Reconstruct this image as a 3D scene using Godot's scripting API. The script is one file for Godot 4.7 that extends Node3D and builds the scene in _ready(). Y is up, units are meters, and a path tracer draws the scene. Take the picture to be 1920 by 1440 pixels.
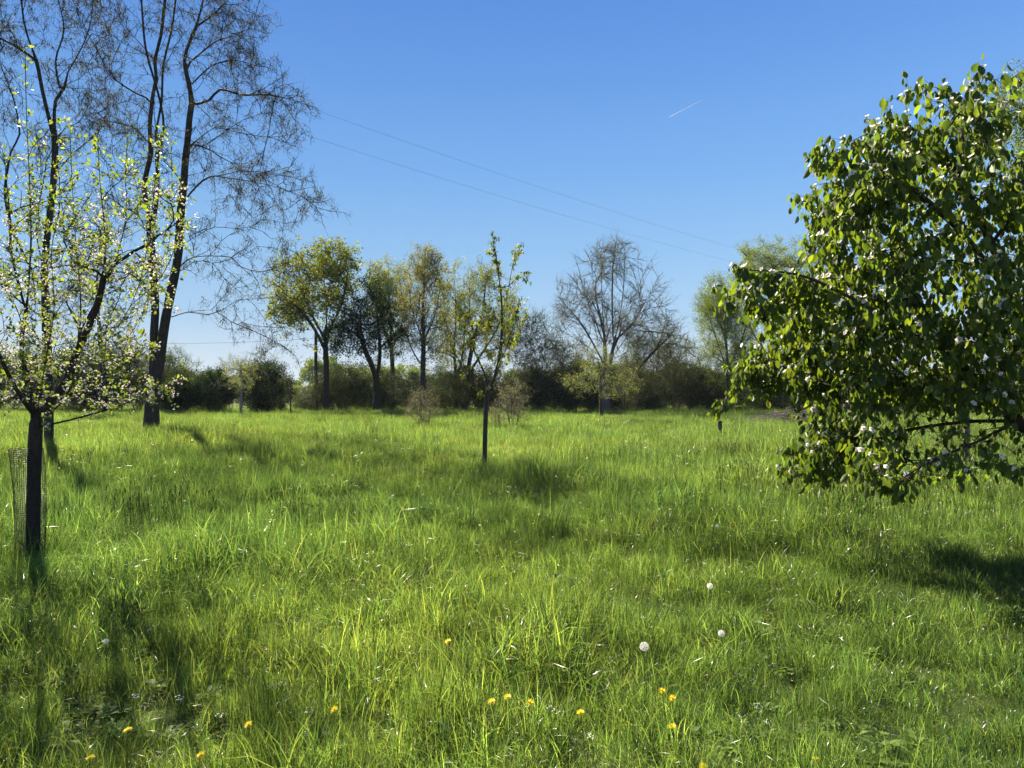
extends Node3D
# A meadow with fruit trees against the light. The eye stands at the origin, 1.6 m up, looking along -Z.

const EYE := 1.6
const FOCAL := 1331.0      # in the measure in which sizes were read off, 1920 wide
const HORIZON := 735.0
const SUN_AZ := 35.0       # degrees left of straight ahead
const SUN_EL := 38.5
const EXPOSURE := 4.6

var rng := RandomNumberGenerator.new()
var ridge := FastNoiseLite.new()
var names := {}
var leaf_mat: StandardMaterial3D
var soft_leaf_mat: StandardMaterial3D
var grass_mat: StandardMaterial3D
var petal_mat: StandardMaterial3D
var bark_mats := {}


# ------------------------------------------------------------------ small helpers
class Buf:
	var v := PackedVector3Array()
	var n := PackedVector3Array()
	var c := PackedColorArray()
	var i := PackedInt32Array()

	func mesh() -> ArrayMesh:
		var m := ArrayMesh.new()
		if v.is_empty():
			return m
		var a := []
		a.resize(Mesh.ARRAY_MAX)
		a[Mesh.ARRAY_VERTEX] = v
		a[Mesh.ARRAY_NORMAL] = n
		a[Mesh.ARRAY_COLOR] = c
		a[Mesh.ARRAY_INDEX] = i
		m.add_surface_from_arrays(Mesh.PRIMITIVE_TRIANGLES, a)
		return m


func rr(a: float, b: float) -> float:
	return rng.randf_range(a, b)


func rdir() -> Vector3:
	var z := rng.randf_range(-1.0, 1.0)
	var a := rng.randf() * TAU
	var s := sqrt(1.0 - z * z)
	return Vector3(s * cos(a), z, s * sin(a))


func at(px: float, py: float, d: float) -> Vector3:
	return Vector3((px - 960.0) / FOCAL * d, EYE - (py - HORIZON) / FOCAL * d, -d)


func numbered(called: String) -> String:
	if not names.has(called):
		names[called] = 0
		return called
	names[called] += 1
	return "%s_%03d" % [called, names[called]]


func thing(called: String, label: String, category: String, pos := Vector3.ZERO, group := "") -> Node3D:
	var o := Node3D.new()
	o.name = numbered(called)
	add_child(o)
	o.position = pos
	mark(o, label, category, group)
	return o


func mark(o: Node, label: String, category: String, group := "", kind := "") -> void:
	if label: o.set_meta("label", label)
	if category: o.set_meta("category", category)
	if group: o.set_meta("group", group)
	if kind: o.set_meta("kind", kind)


func part(called: String, m: Mesh, mat: Material, parent: Node, stuff := false) -> MeshInstance3D:
	var o := MeshInstance3D.new()
	o.name = numbered(called) if parent == self else called
	o.mesh = m
	o.material_override = mat
	parent.add_child(o, true)
	if stuff: o.set_meta("kind", "stuff")
	return o


func many(called: String, m: Mesh, mat: Material, places: Array, tints: PackedColorArray, parent: Node) -> MultiMeshInstance3D:
	var mm := MultiMesh.new()
	mm.transform_format = MultiMesh.TRANSFORM_3D
	mm.use_colors = true
	mm.mesh = m
	mm.instance_count = places.size()
	for k in places.size():
		mm.set_instance_transform(k, places[k])
		mm.set_instance_color(k, tints[k])
	var o := MultiMeshInstance3D.new()
	o.name = numbered(called) if parent == self else called
	o.multimesh = mm
	o.material_override = mat
	parent.add_child(o, true)
	o.set_meta("kind", "stuff")
	return o


func tube(b: Buf, pts: PackedVector3Array, rad: PackedFloat32Array, sides: int, col: Color, bump := 0.0) -> void:
	var first := b.v.size()
	var count := pts.size()
	var side := Vector3.ZERO
	for k in count:
		var t := (pts[mini(k + 1, count - 1)] - pts[maxi(k - 1, 0)]).normalized()
		if k == 0:
			side = t.cross(Vector3(0.31, 0.17, 0.93)).normalized()
			if side.length_squared() < 0.1: side = Vector3.RIGHT
		else:
			side = (side - t * side.dot(t)).normalized()
		var up := t.cross(side)
		for s in sides:
			var a := TAU * s / sides
			var nn := side * cos(a) + up * sin(a)
			var r := rad[k]
			if bump > 0.0:
				r *= 1.0 + bump * ridge.get_noise_3d(cos(a) * 2.2, sin(a) * 2.2, k * 0.35) * 2.0
			b.v.append(pts[k] + nn * r)
			b.n.append(nn)
			b.c.append(col)
	for k in count - 1:
		for s in sides:
			var s2 := (s + 1) % sides
			var p := first + k * sides
			b.i.append_array(PackedInt32Array([p + s, p + sides + s, p + s2, p + s2, p + sides + s, p + sides + s2]))


# A leaf from its stalk along +Y with its upper side to +Z: folded along the rib and curled.
func leaf(b: Buf, x: Transform3D, long: float, wide: float, fold: float, curl: float, col: Color, rows := 4) -> void:
	var first := b.v.size()
	for k in rows + 1:
		var t := float(k) / rows
		var w := wide * 0.5 * pow(sin(PI * clampf(t * 0.94 + 0.03, 0.0, 1.0)), 0.75) * (1.15 - 0.35 * t)
		if k == rows: w = 0.0
		var bend := curl * t * t
		var y := long * t * (1.0 - 0.25 * absf(bend))
		var z := -long * 0.55 * bend
		var nz := Vector3(0, curl * 1.1 * t, 1).normalized()
		b.v.append_array(PackedVector3Array([x * Vector3(-w, y, z + fold * w), x * Vector3(0, y, z), x * Vector3(w, y, z + fold * w)]))
		b.n.append_array(PackedVector3Array([(x.basis * (nz + Vector3(fold, 0, 0))).normalized(), (x.basis * nz).normalized(), (x.basis * (nz - Vector3(fold, 0, 0))).normalized()]))
		b.c.append_array(PackedColorArray([col, col, col]))
	for k in rows:
		var p := first + k * 3
		if k < rows - 1:
			b.i.append_array(PackedInt32Array([p, p + 3, p + 1, p + 1, p + 3, p + 4, p + 1, p + 4, p + 2, p + 2, p + 4, p + 5]))
		else:
			b.i.append_array(PackedInt32Array([p, p + 4, p + 1, p + 1, p + 4, p + 2]))


# A basis whose Y runs along the given axis and whose Z is as near as can be to the given facing.
func along(axis: Vector3, facing: Vector3) -> Basis:
	var y := axis.normalized()
	var x := y.cross(facing)
	if x.length_squared() < 1e-4: x = y.cross(Vector3(0.7, 0.1, 0.6))
	x = x.normalized()
	return Basis(x, y, x.cross(y))


# A small spray of leaves round the origin; droop pulls the leaf tips downwards.
func spray(count: int, size: float, long: float, wide: float, droop: float, cols: Array, rows := 2) -> ArrayMesh:
	var b := Buf.new()
	for k in count:
		var p := rdir() * size * pow(rng.randf(), 0.5)
		var d := (rdir() + p / maxf(size, 0.01) * 0.6 + Vector3.DOWN * droop).normalized()
		var l := long * rr(0.65, 1.2)
		var col: Color = cols[rng.randi() % cols.size()]
		leaf(b, Transform3D(along(d, rdir()), p), l, wide * l / long, rr(0.1, 0.5), rr(-0.3, 0.6), col * rr(0.75, 1.25), rows)
	return b.mesh()


func bark(called: String, col: Color, fine: float, deep: float) -> StandardMaterial3D:
	if bark_mats.has(called):
		return bark_mats[called]
	var m := StandardMaterial3D.new()
	m.resource_name = called
	m.vertex_color_use_as_albedo = true
	m.albedo_color = col.linear_to_srgb()
	m.roughness = 0.9
	m.metallic_specular = 0.3
	var nt := NoiseTexture2D.new()
	nt.width = 256
	nt.height = 256
	nt.seamless = true
	var f := FastNoiseLite.new()
	f.seed = called.hash() % 1000
	f.noise_type = FastNoiseLite.TYPE_SIMPLEX
	f.fractal_type = FastNoiseLite.FRACTAL_RIDGED
	f.fractal_octaves = 4
	f.frequency = 0.02
	nt.noise = f
	m.heightmap_enabled = true
	m.heightmap_texture = nt
	m.heightmap_scale = deep
	m.uv1_triplanar = true
	m.uv1_scale = Vector3(fine, fine * 0.22, fine)
	var ct := NoiseTexture2D.new()
	ct.width = 256
	ct.height = 256
	ct.seamless = true
	var g := FastNoiseLite.new()
	g.seed = 77
	g.frequency = 0.03
	g.fractal_octaves = 4
	ct.noise = g
	var ramp := Gradient.new()
	ramp.set_color(0, Color(0.62, 0.60, 0.58))
	ramp.set_color(1, Color(1, 1, 1))
	ct.color_ramp = ramp
	m.albedo_texture = ct
	bark_mats[called] = m
	return m


# ------------------------------------------------------------------ trees
# A skeleton: hand-laid paths first (the first one is the trunk), then each target point is joined to the branch that reaches it best.
class Skeleton:
	var pos := PackedVector3Array()
	var dir := PackedVector3Array()
	var par := PackedInt32Array()
	var cnt := PackedFloat32Array()
	var rad := PackedFloat32Array()
	var limb := PackedInt32Array()
	var paths := []          # each: node numbers, the first is the node it springs from
	var trunk_end := 0
	var limbs := 0


func smooth_path(p: PackedVector3Array, step: float) -> PackedVector3Array:
	var out := PackedVector3Array()
	for k in p.size() - 1:
		var a := p[maxi(k - 1, 0)]
		var b := p[k]
		var c := p[k + 1]
		var d := p[mini(k + 2, p.size() - 1)]
		var n := maxi(1, int(b.distance_to(c) / step))
		for j in n:
			out.append(b.cubic_interpolate(c, a, d, float(j) / n))
	out.append(p[p.size() - 1])
	return out


func add_path(s: Skeleton, from: int, pts: PackedVector3Array) -> void:
	var path := PackedInt32Array()
	var last := from
	if from >= 0: path.append(from)
	var id := 0
	if from >= 0:
		id = s.limb[from]
		if id == 0:
			s.limbs += 1
			id = s.limbs
	for k in pts.size():
		var before := s.pos[last] if last >= 0 else pts[0] - Vector3.UP
		s.pos.append(pts[k])
		s.dir.append((pts[k] - before).normalized())
		s.par.append(last)
		s.limb.append(id)
		last = s.pos.size() - 1
		path.append(last)
	s.paths.append(path)


func skeleton(hand: Array, targets: PackedVector3Array, o: Dictionary) -> Skeleton:
	var s := Skeleton.new()
	var step: float = o.get("step", 0.4)
	var keen: float = o.get("keen", 0.7)
	var low: float = o.get("low", 0.5)
	var trop: Vector3 = o.get("trop", Vector3.ZERO)
	var wob: float = o.get("wobble", 0.06)
	for k in hand.size():
		var pts := smooth_path(hand[k], step)
		if k == 0:
			add_path(s, -1, pts)
			s.trunk_end = s.pos.size()
		else:
			var near := 0
			for j in s.pos.size():
				if s.pos[j].distance_squared_to(pts[0]) < s.pos[near].distance_squared_to(pts[0]): near = j
			add_path(s, near, pts.slice(1))
	for t in targets:
		var best := -1
		var cost := 1e9
		for j in s.pos.size():
			var p := s.pos[j]
			if p.y < low: continue
			var to := t - p
			var l := to.length()
			if l >= cost or l < 0.02: continue
			var c := l * (1.0 + keen * (1.0 - s.dir[j].dot(to) / l))
			if c < cost:
				cost = c
				best = j
		if best < 0: continue
		var p0 := s.pos[best]
		var dist := p0.distance_to(t)
		var to := (t - p0) / dist
		var m0 := (s.dir[best] * 0.6 + to * 0.7).normalized() * dist
		var m1 := (to + trop).normalized() * dist
		var n := clampi(int(dist / step), 2, 9)
		var pts := PackedVector3Array()
		for k in range(1, n + 1):
			var u := float(k) / n
			var q := p0 * (2 * u * u * u - 3 * u * u + 1) + m0 * (u * u * u - 2 * u * u + u) + t * (3 * u * u - 2 * u * u * u) + m1 * (u * u * u - u * u)
			pts.append(q + rdir() * wob * dist / n * (1.0 if k < n else 0.0))
		add_path(s, best, pts)
	s.cnt.resize(s.pos.size())
	for path in s.paths:
		s.cnt[path[path.size() - 1]] += 1.0
	var stout: Array = o.get("stout", [])
	for k in stout.size():
		s.cnt[s.paths[k][s.paths[k].size() - 1]] += stout[k]
	for j in range(s.pos.size() - 1, -1, -1):
		if s.par[j] >= 0: s.cnt[s.par[j]] += s.cnt[j]
	var e: float = o.get("power", 0.6)
	var base: float = o.get("radius", 0.2)
	var tip: float = base / pow(s.cnt[0], e)
	s.rad.resize(s.pos.size())
	for j in s.pos.size():
		s.rad[j] = maxf(tip * pow(s.cnt[j], e), o.get("least", 0.006))
		if j < s.trunk_end:
			s.rad[j] *= 1.0 + o.get("flare", 0.35) * exp(-s.pos[j].y / (base * 2.0))
	return s


# Meshes of a skeleton as parts of a thing; returns [places along the twigs, directions there].
func wood(o: Dictionary, s: Skeleton, mat: Material, parent: Node) -> Array:
	var bufs := []
	for k in s.limbs + 1: bufs.append(Buf.new())
	var tw := Buf.new()
	var white := Color(1, 1, 1)
	for path in s.paths:
		var pts := PackedVector3Array()
		var rad := PackedFloat32Array()
		for j in path:
			pts.append(s.pos[j])
			rad.append(s.rad[j])
		if s.par[path[0]] >= 0 or s.limb[path[path.size() - 1]] != 0:
			rad[0] = minf(rad[0], rad[1] * 1.25)
		rad[rad.size() - 1] *= 0.7
		var r := rad[mini(1, rad.size() - 1)]
		var sides := 18 if r > o.get("thick", 0.05) else 5 if r > 0.02 else 3
		var id: int = s.limb[path[path.size() - 1]]
		tube(bufs[id], pts, rad, sides, white, 0.10 if sides == 18 else 0.0)
	var lp := PackedVector3Array()
	var ld := PackedVector3Array()
	var per: float = o.get("twigs", 1.5)
	var tl: float = o.get("twig_length", 0.4)
	var most: float = o.get("twig_on", 0.03)
	var spread: float = o.get("twig_spread", 0.8)
	var pull: Vector3 = o.get("twig_pull", Vector3.ZERO)
	var nodes: int = o.get("twig_nodes", 3)
	var tr: float = o.get("twig_radius", 0.004)
	for j in range(s.trunk_end, s.pos.size()):
		if s.rad[j] > most: continue
		var k := int(per + rng.randf())
		for q in k:
			var d := (s.dir[j] + rdir() * spread + pull * 0.5).normalized()
			var l := tl * rr(0.5, 1.3)
			var p := s.pos[j]
			var pts := PackedVector3Array([p])
			var rad := PackedFloat32Array([tr * 1.3])
			for w in nodes:
				d = (d + rdir() * 0.13 + pull * 0.35).normalized()
				p += d * l / nodes
				pts.append(p)
				rad.append(tr * (1.0 - 0.6 * (w + 1) / nodes))
				lp.append(p)
				ld.append(d)
			tube(tw, pts, rad, 3, white)
	part("trunk", bufs[0].mesh(), mat, parent)
	for k in range(1, s.limbs + 1):
		part("limb", bufs[k].mesh(), mat, parent)
	part("twigs", tw.mesh(), mat, parent, true)
	return [lp, ld]


# Points inside a union of ellipsoids [centre, half axes, share]; shell > 0 favours the outside.
func scatter(shapes: Array, count: int, shell := 0.4) -> PackedVector3Array:
	var out := PackedVector3Array()
	var total := 0.0
	for e in shapes: total += e[2]
	for k in count:
		var pick := rng.randf() * total
		for e in shapes:
			pick -= e[2]
			if pick <= 0.0:
				var r := pow(rng.randf(), lerpf(0.33, 0.12, shell))
				out.append(e[0] + rdir() * r * e[1])
				break
	return out


# Points close to the outer halves of given limbs.
func around_limbs(limbs: Array, count: int, reach: float) -> PackedVector3Array:
	var out := PackedVector3Array()
	for k in count:
		var l: PackedVector3Array = limbs[rng.randi() % limbs.size()]
		var t := (l.size() - 1) * (1.0 - 0.75 * rng.randf() * rng.randf()) - 1e-3
		var j := int(t)
		var o := rdir() * reach * pow(rng.randf(), 0.5)
		o.y *= 0.75
		out.append(l[j].lerp(l[j + 1], t - j) + o)
	return out


# Breaks ellipsoids up into uneven clumps.
func clumps(shapes: Array, each: int) -> Array:
	var out := []
	for e in shapes:
		for k in each:
			var dirn := rdir()
			if dirn.y < -0.4: dirn.y *= 0.4
			var c: Vector3 = e[0] + dirn * e[1] * pow(rng.randf(), 0.4) * 0.9
			out.append([c, e[1] * rr(0.16, 0.36), e[2] * rr(0.4, 1.2)])
	return out


func path_px(d: float, base: Vector3, list: Array) -> PackedVector3Array:
	var out := PackedVector3Array()
	for p in list:
		out.append(at(p[0], p[1], d + (p[2] if p.size() > 2 else 0.0)) - base)
	return out


# Sprays of leaves along the twigs.
func foliage(called: String, pts: Array, meshes: Array, mat: Material, share: float, size: Vector2, tint: Color, vary: float, parent: Node, upright := false, jitter := 0.05) -> void:
	var places := []
	var tints := []
	for k in meshes.size():
		places.append([])
		tints.append(PackedColorArray())
	for k in pts[0].size():
		if rng.randf() > share: continue
		var m := rng.randi() % meshes.size()
		var b := Basis(Vector3.UP, rng.randf() * TAU) if upright else Basis(rdir(), rng.randf() * TAU)
		places[m].append(Transform3D(b.scaled(Vector3.ONE * rr(size.x, size.y)), pts[0][k] + rdir() * jitter))
		var v := 1.0 + rr(-vary, vary)
		tints[m].append(Color(tint.r * v * rr(0.85, 1.15), tint.g * v, tint.b * v * rr(0.8, 1.2)))
	for k in meshes.size():
		if places[k].size():
			many(called, meshes[k], mat, places[k], tints[k], parent)


# ------------------------------------------------------------------ the scene
func _ready() -> void:
	rng.seed = 20240426
	ridge.seed = 3
	ridge.frequency = 0.9
	camera_and_light()
	materials()
	ground()
	grass()
	far_country()
	hedge()
	far_trees()
	meadow_trees()
	black_locusts()
	wires()
	plum()
	quince()
	birch()
	flowers()


func camera_and_light() -> void:
	var cam := Camera3D.new()
	cam.name = "camera"
	cam.fov = 56.82
	cam.near = 0.05
	cam.far = 9000.0
	cam.position = Vector3(0, EYE, 0)
	cam.rotation_degrees.x = rad_to_deg(atan((HORIZON - 720.0) / FOCAL))
	add_child(cam)
	cam.current = true

	var to_sun := Vector3(-sin(deg_to_rad(SUN_AZ)) * cos(deg_to_rad(SUN_EL)), sin(deg_to_rad(SUN_EL)), -cos(deg_to_rad(SUN_AZ)) * cos(deg_to_rad(SUN_EL)))
	var sun := DirectionalLight3D.new()
	sun.name = "sun"
	sun.basis = Basis.looking_at(-to_sun)
	sun.light_energy = 1.6
	sun.light_color = Color(1.0, 0.955, 0.87)
	sun.light_angular_distance = 0.53
	sun.shadow_enabled = true
	add_child(sun)

	# clear spring air: pale at the horizon, deeper blue above, brighter round the sun
	var im := Image.create(1024, 512, false, Image.FORMAT_RGBF)
	var stops := [[0.0, Color8(236, 244, 250)], [2.5, Color8(214, 234, 250)], [6.0, Color8(180, 217, 250)], [11.0, Color8(154, 202, 249)], [17.0, Color8(129, 183, 245)], [24.0, Color8(108, 162, 235)], [30.0, Color8(93, 147, 225)], [55.0, Color8(70, 114, 190)], [90.0, Color8(54, 94, 168)]]
	for y in 512:
		var el := (0.5 - (y + 0.5) / 512.0) * 180.0
		var base := Color(0.03, 0.05, 0.015)
		if el >= 0.0:
			for k in stops.size() - 1:
				if el <= stops[k + 1][0]:
					var a: Color = stops[k][1]
					var b: Color = stops[k + 1][1]
					base = a.srgb_to_linear().lerp(b.srgb_to_linear(), (el - stops[k][0]) / (stops[k + 1][0] - stops[k][0]))
					break
			base *= 1.0 / EXPOSURE
		for x in 1024:
			var az := ((x + 0.5) / 1024.0 - 0.5) * TAU
			var c := base
			if el >= 0.0:
				var e := deg_to_rad(el)
				var d := Vector3(sin(az) * cos(e), sin(e), -cos(az) * cos(e))
				var ang := acos(clampf(d.dot(to_sun), -1, 1))
				var halo := 0.34 * exp(-ang * ang / 0.34) + 2.0 * exp(-ang * ang / 0.02)
				var side := 1.0 + 0.13 * cos(ang)
				c = Color(base.r * side + halo * 0.22, base.g * side + halo * 0.20, base.b * side + halo * 0.17)
			im.set_pixel(x, y, c)
	var sm := PanoramaSkyMaterial.new()
	sm.panorama = ImageTexture.create_from_image(im)
	var sky := Sky.new()
	sky.sky_material = sm
	var env := Environment.new()
	env.background_mode = Environment.BG_SKY
	env.sky = sky
	env.tonemap_mode = Environment.TONE_MAPPER_LINEAR
	env.tonemap_exposure = EXPOSURE
	# the thin spring haze that lightens the far hedge
	env.fog_enabled = true
	env.fog_density = 0.00013
	env.fog_light_color = Color(0.88, 0.93, 1.0)
	env.sdfgi_enabled = true
	env.ssao_enabled = true
	env.ssil_enabled = true
	var we := WorldEnvironment.new()
	we.name = "world"
	we.environment = env
	add_child(we)


func leafy(called: String, rough: float, back: Color, spec := 0.5) -> StandardMaterial3D:
	var m := StandardMaterial3D.new()
	m.resource_name = called
	m.vertex_color_use_as_albedo = true
	m.roughness = rough
	m.metallic_specular = spec
	m.cull_mode = BaseMaterial3D.CULL_DISABLED
	m.backlight_enabled = true
	m.backlight = back
	return m


func materials() -> void:
	leaf_mat = leafy("leaf", 0.5, Color(1.12, 1.1, 0.55), 0.36)
	soft_leaf_mat = leafy("soft leaf", 0.65, Color(1.0, 0.97, 0.55), 0.3)
	grass_mat = leafy("grass blade", 0.27, Color(1.15, 1.17, 0.9), 0.55)
	petal_mat = leafy("petal", 0.6, Color(1.0, 1.0, 1.0))


func ground_height(x: float, d: float) -> float:
	return 0.06 * sin(x * 0.31 + 1.0) * sin(d * 0.23) + 0.03 * sin(x * 0.9 + d * 0.7)


func ground() -> void:
	var b := Buf.new()
	var xs := PackedFloat32Array()
	var zs := PackedFloat32Array()
	for k in 121: xs.append(-60.0 + k)
	for k in 121: zs.append(-20.0 + k)
	for s in [80.0, 130.0, 250.0, 600.0, 1500.0, 4000.0]:
		xs.append(s)
		xs.insert(0, -s)
		zs.append(80.0 + s)
		zs.insert(0, -20.0 - s)
	for z in zs:
		for x in xs:
			b.v.append(Vector3(x, ground_height(x, z) if absf(x) <= 60.0 and z >= -20.0 and z <= 100.0 else 0.0, -z))
			b.n.append(Vector3.UP)
			b.c.append(Color(1, 1, 1))
	var w := xs.size()
	for j in zs.size() - 1:
		for k in w - 1:
			var p := j * w + k
			b.i.append_array(PackedInt32Array([p, p + w, p + 1, p + 1, p + w, p + w + 1]))
	var m := StandardMaterial3D.new()
	m.resource_name = "soil and moss"
	m.roughness = 1.0
	m.metallic_specular = 0.1
	var nt := NoiseTexture2D.new()
	nt.width = 512
	nt.height = 512
	nt.seamless = true
	var f := FastNoiseLite.new()
	f.frequency = 0.012
	f.fractal_octaves = 6
	nt.noise = f
	var ramp := Gradient.new()
	ramp.set_color(0, Color(0.07, 0.065, 0.04).linear_to_srgb())
	ramp.set_color(1, Color(0.06, 0.10, 0.02).linear_to_srgb())
	nt.color_ramp = ramp
	m.albedo_texture = nt
	m.uv1_triplanar = true
	m.uv1_world_triplanar = true
	m.uv1_scale = Vector3.ONE * 0.4
	var o := part("ground", b.mesh(), m, self)
	mark(o, "flat ground of the meadow under the long grass", "", "", "structure")


# One tuft: blades that rise, lean and arch over.
func tuft(count: int, radius: float, tall: float, wide: float, lean: float, cols: Array, arch := 0.10, rows := 4) -> ArrayMesh:
	var b := Buf.new()
	for k in count:
		var a := rng.randf() * TAU
		var base := Vector3(cos(a), 0, sin(a)) * radius * sqrt(rng.randf())
		var phi := rng.randf() * TAU
		var to := Vector3(cos(phi), 0, sin(phi))
		var over := rng.randf() < arch
		var h := tall * (rr(0.4, 1.1) if not over else rr(0.75, 1.15))
		var w := wide * (rr(0.6, 1.3) if not over else rr(0.4, 0.8))
		var la := lean * rr(0.0, 0.5)
		var lb := lean * rr(0.1, 1.0) if not over else rr(0.4, 0.85)
		var sag := 0.10 * lb if not over else rr(0.3, 0.6)
		var turn := rr(-1.5, 1.5)
		var col: Color = cols[rng.randi() % cols.size()]
		col = col * rr(0.42, 1.5)
		var first := b.v.size()
		for r in rows + 1:
			var t := float(r) / rows
			var p := base + to * (la * t + lb * t * t * t) * h + Vector3.UP * (t - sag * t * t * t) * h
			var tan := (to * (la + 3.0 * lb * t * t) + Vector3.UP * (1.0 - 3.0 * sag * t * t)).normalized()
			var side := Vector3(-to.z, 0, to.x).rotated(tan, turn + t * 0.5)
			var nn := side.cross(tan)
			var ww := w * 0.5 * (1.0 - pow(t, 2.2)) * (0.75 + 0.5 * minf(t * 2.0, 1.0))
			var shade := col
			if r < rows:
				b.v.append_array(PackedVector3Array([p - side * ww, p + side * ww]))
				b.n.append_array(PackedVector3Array([nn, nn]))
				b.c.append_array(PackedColorArray([shade, shade]))
			else:
				b.v.append(p)
				b.n.append(nn)
				b.c.append(shade)
		for r in rows:
			var p := first + r * 2
			if r < rows - 1:
				b.i.append_array(PackedInt32Array([p, p + 2, p + 1, p + 1, p + 2, p + 3]))
			else:
				b.i.append_array(PackedInt32Array([p, p + 2, p + 1]))
	return b.mesh()


# Flowering stems of meadow foxtail: a thin stalk with a dark cylindrical spike.
func foxtail(count: int, radius: float) -> ArrayMesh:
	var b := Buf.new()
	for k in count:
		var a := rng.randf() * TAU
		var base := Vector3(cos(a), 0, sin(a)) * radius * sqrt(rng.randf())
		var to := Vector3(rr(-1, 1), 0, rr(-1, 1)) * 0.16
		var h := rr(0.34, 0.56)
		var pts := PackedVector3Array()
		var rad := PackedFloat32Array()
		for r in 4:
			var t := r / 3.0
			pts.append(base + to * t * t * h + Vector3.UP * t * h)
			rad.append(0.0016)
		tube(b, pts, rad, 3, Color(0.07, 0.11, 0.03))
		var up := (pts[3] - pts[2]).normalized()
		var l := rr(0.035, 0.065)
		var spike := PackedVector3Array()
		for r in 4: spike.append(pts[3] + up * l * r / 3.0)
		tube(b, spike, PackedFloat32Array([0.002, 0.0045, 0.0042, 0.001]), 5, Color(0.13, 0.12, 0.075) * rr(0.6, 1.3))
	return b.mesh()


func smooth(a: float, b: float, x: float) -> float:
	return smoothstep(a, b, x)


var lay: FastNoiseLite
var lay2: FastNoiseLite
var lay3: FastNoiseLite


# How tall the grass stands at a place: long in the meadow, short on the mown strip underfoot.
func grass_height(x: float, d: float) -> float:
	var edge := lerpf(2.1, 3.2 + maxf(x, 0.0) * 0.55, smooth(-0.6, 0.8, x))
	var long := smooth(edge - 0.35, edge + 0.6, d + 0.5 * lay.get_noise_2d(x * 3.0, d * 3.0))
	var tall := lerpf(0.21, 0.29, smooth(4.0, 10.0, d)) * (1.0 + 0.55 * lay.get_noise_2d(x, d) + 0.35 * lay2.get_noise_2d(x, d))
	return lerpf(0.15, tall, long) * (1.0 + 0.95 * lay3.get_noise_2d(x, d))


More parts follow.
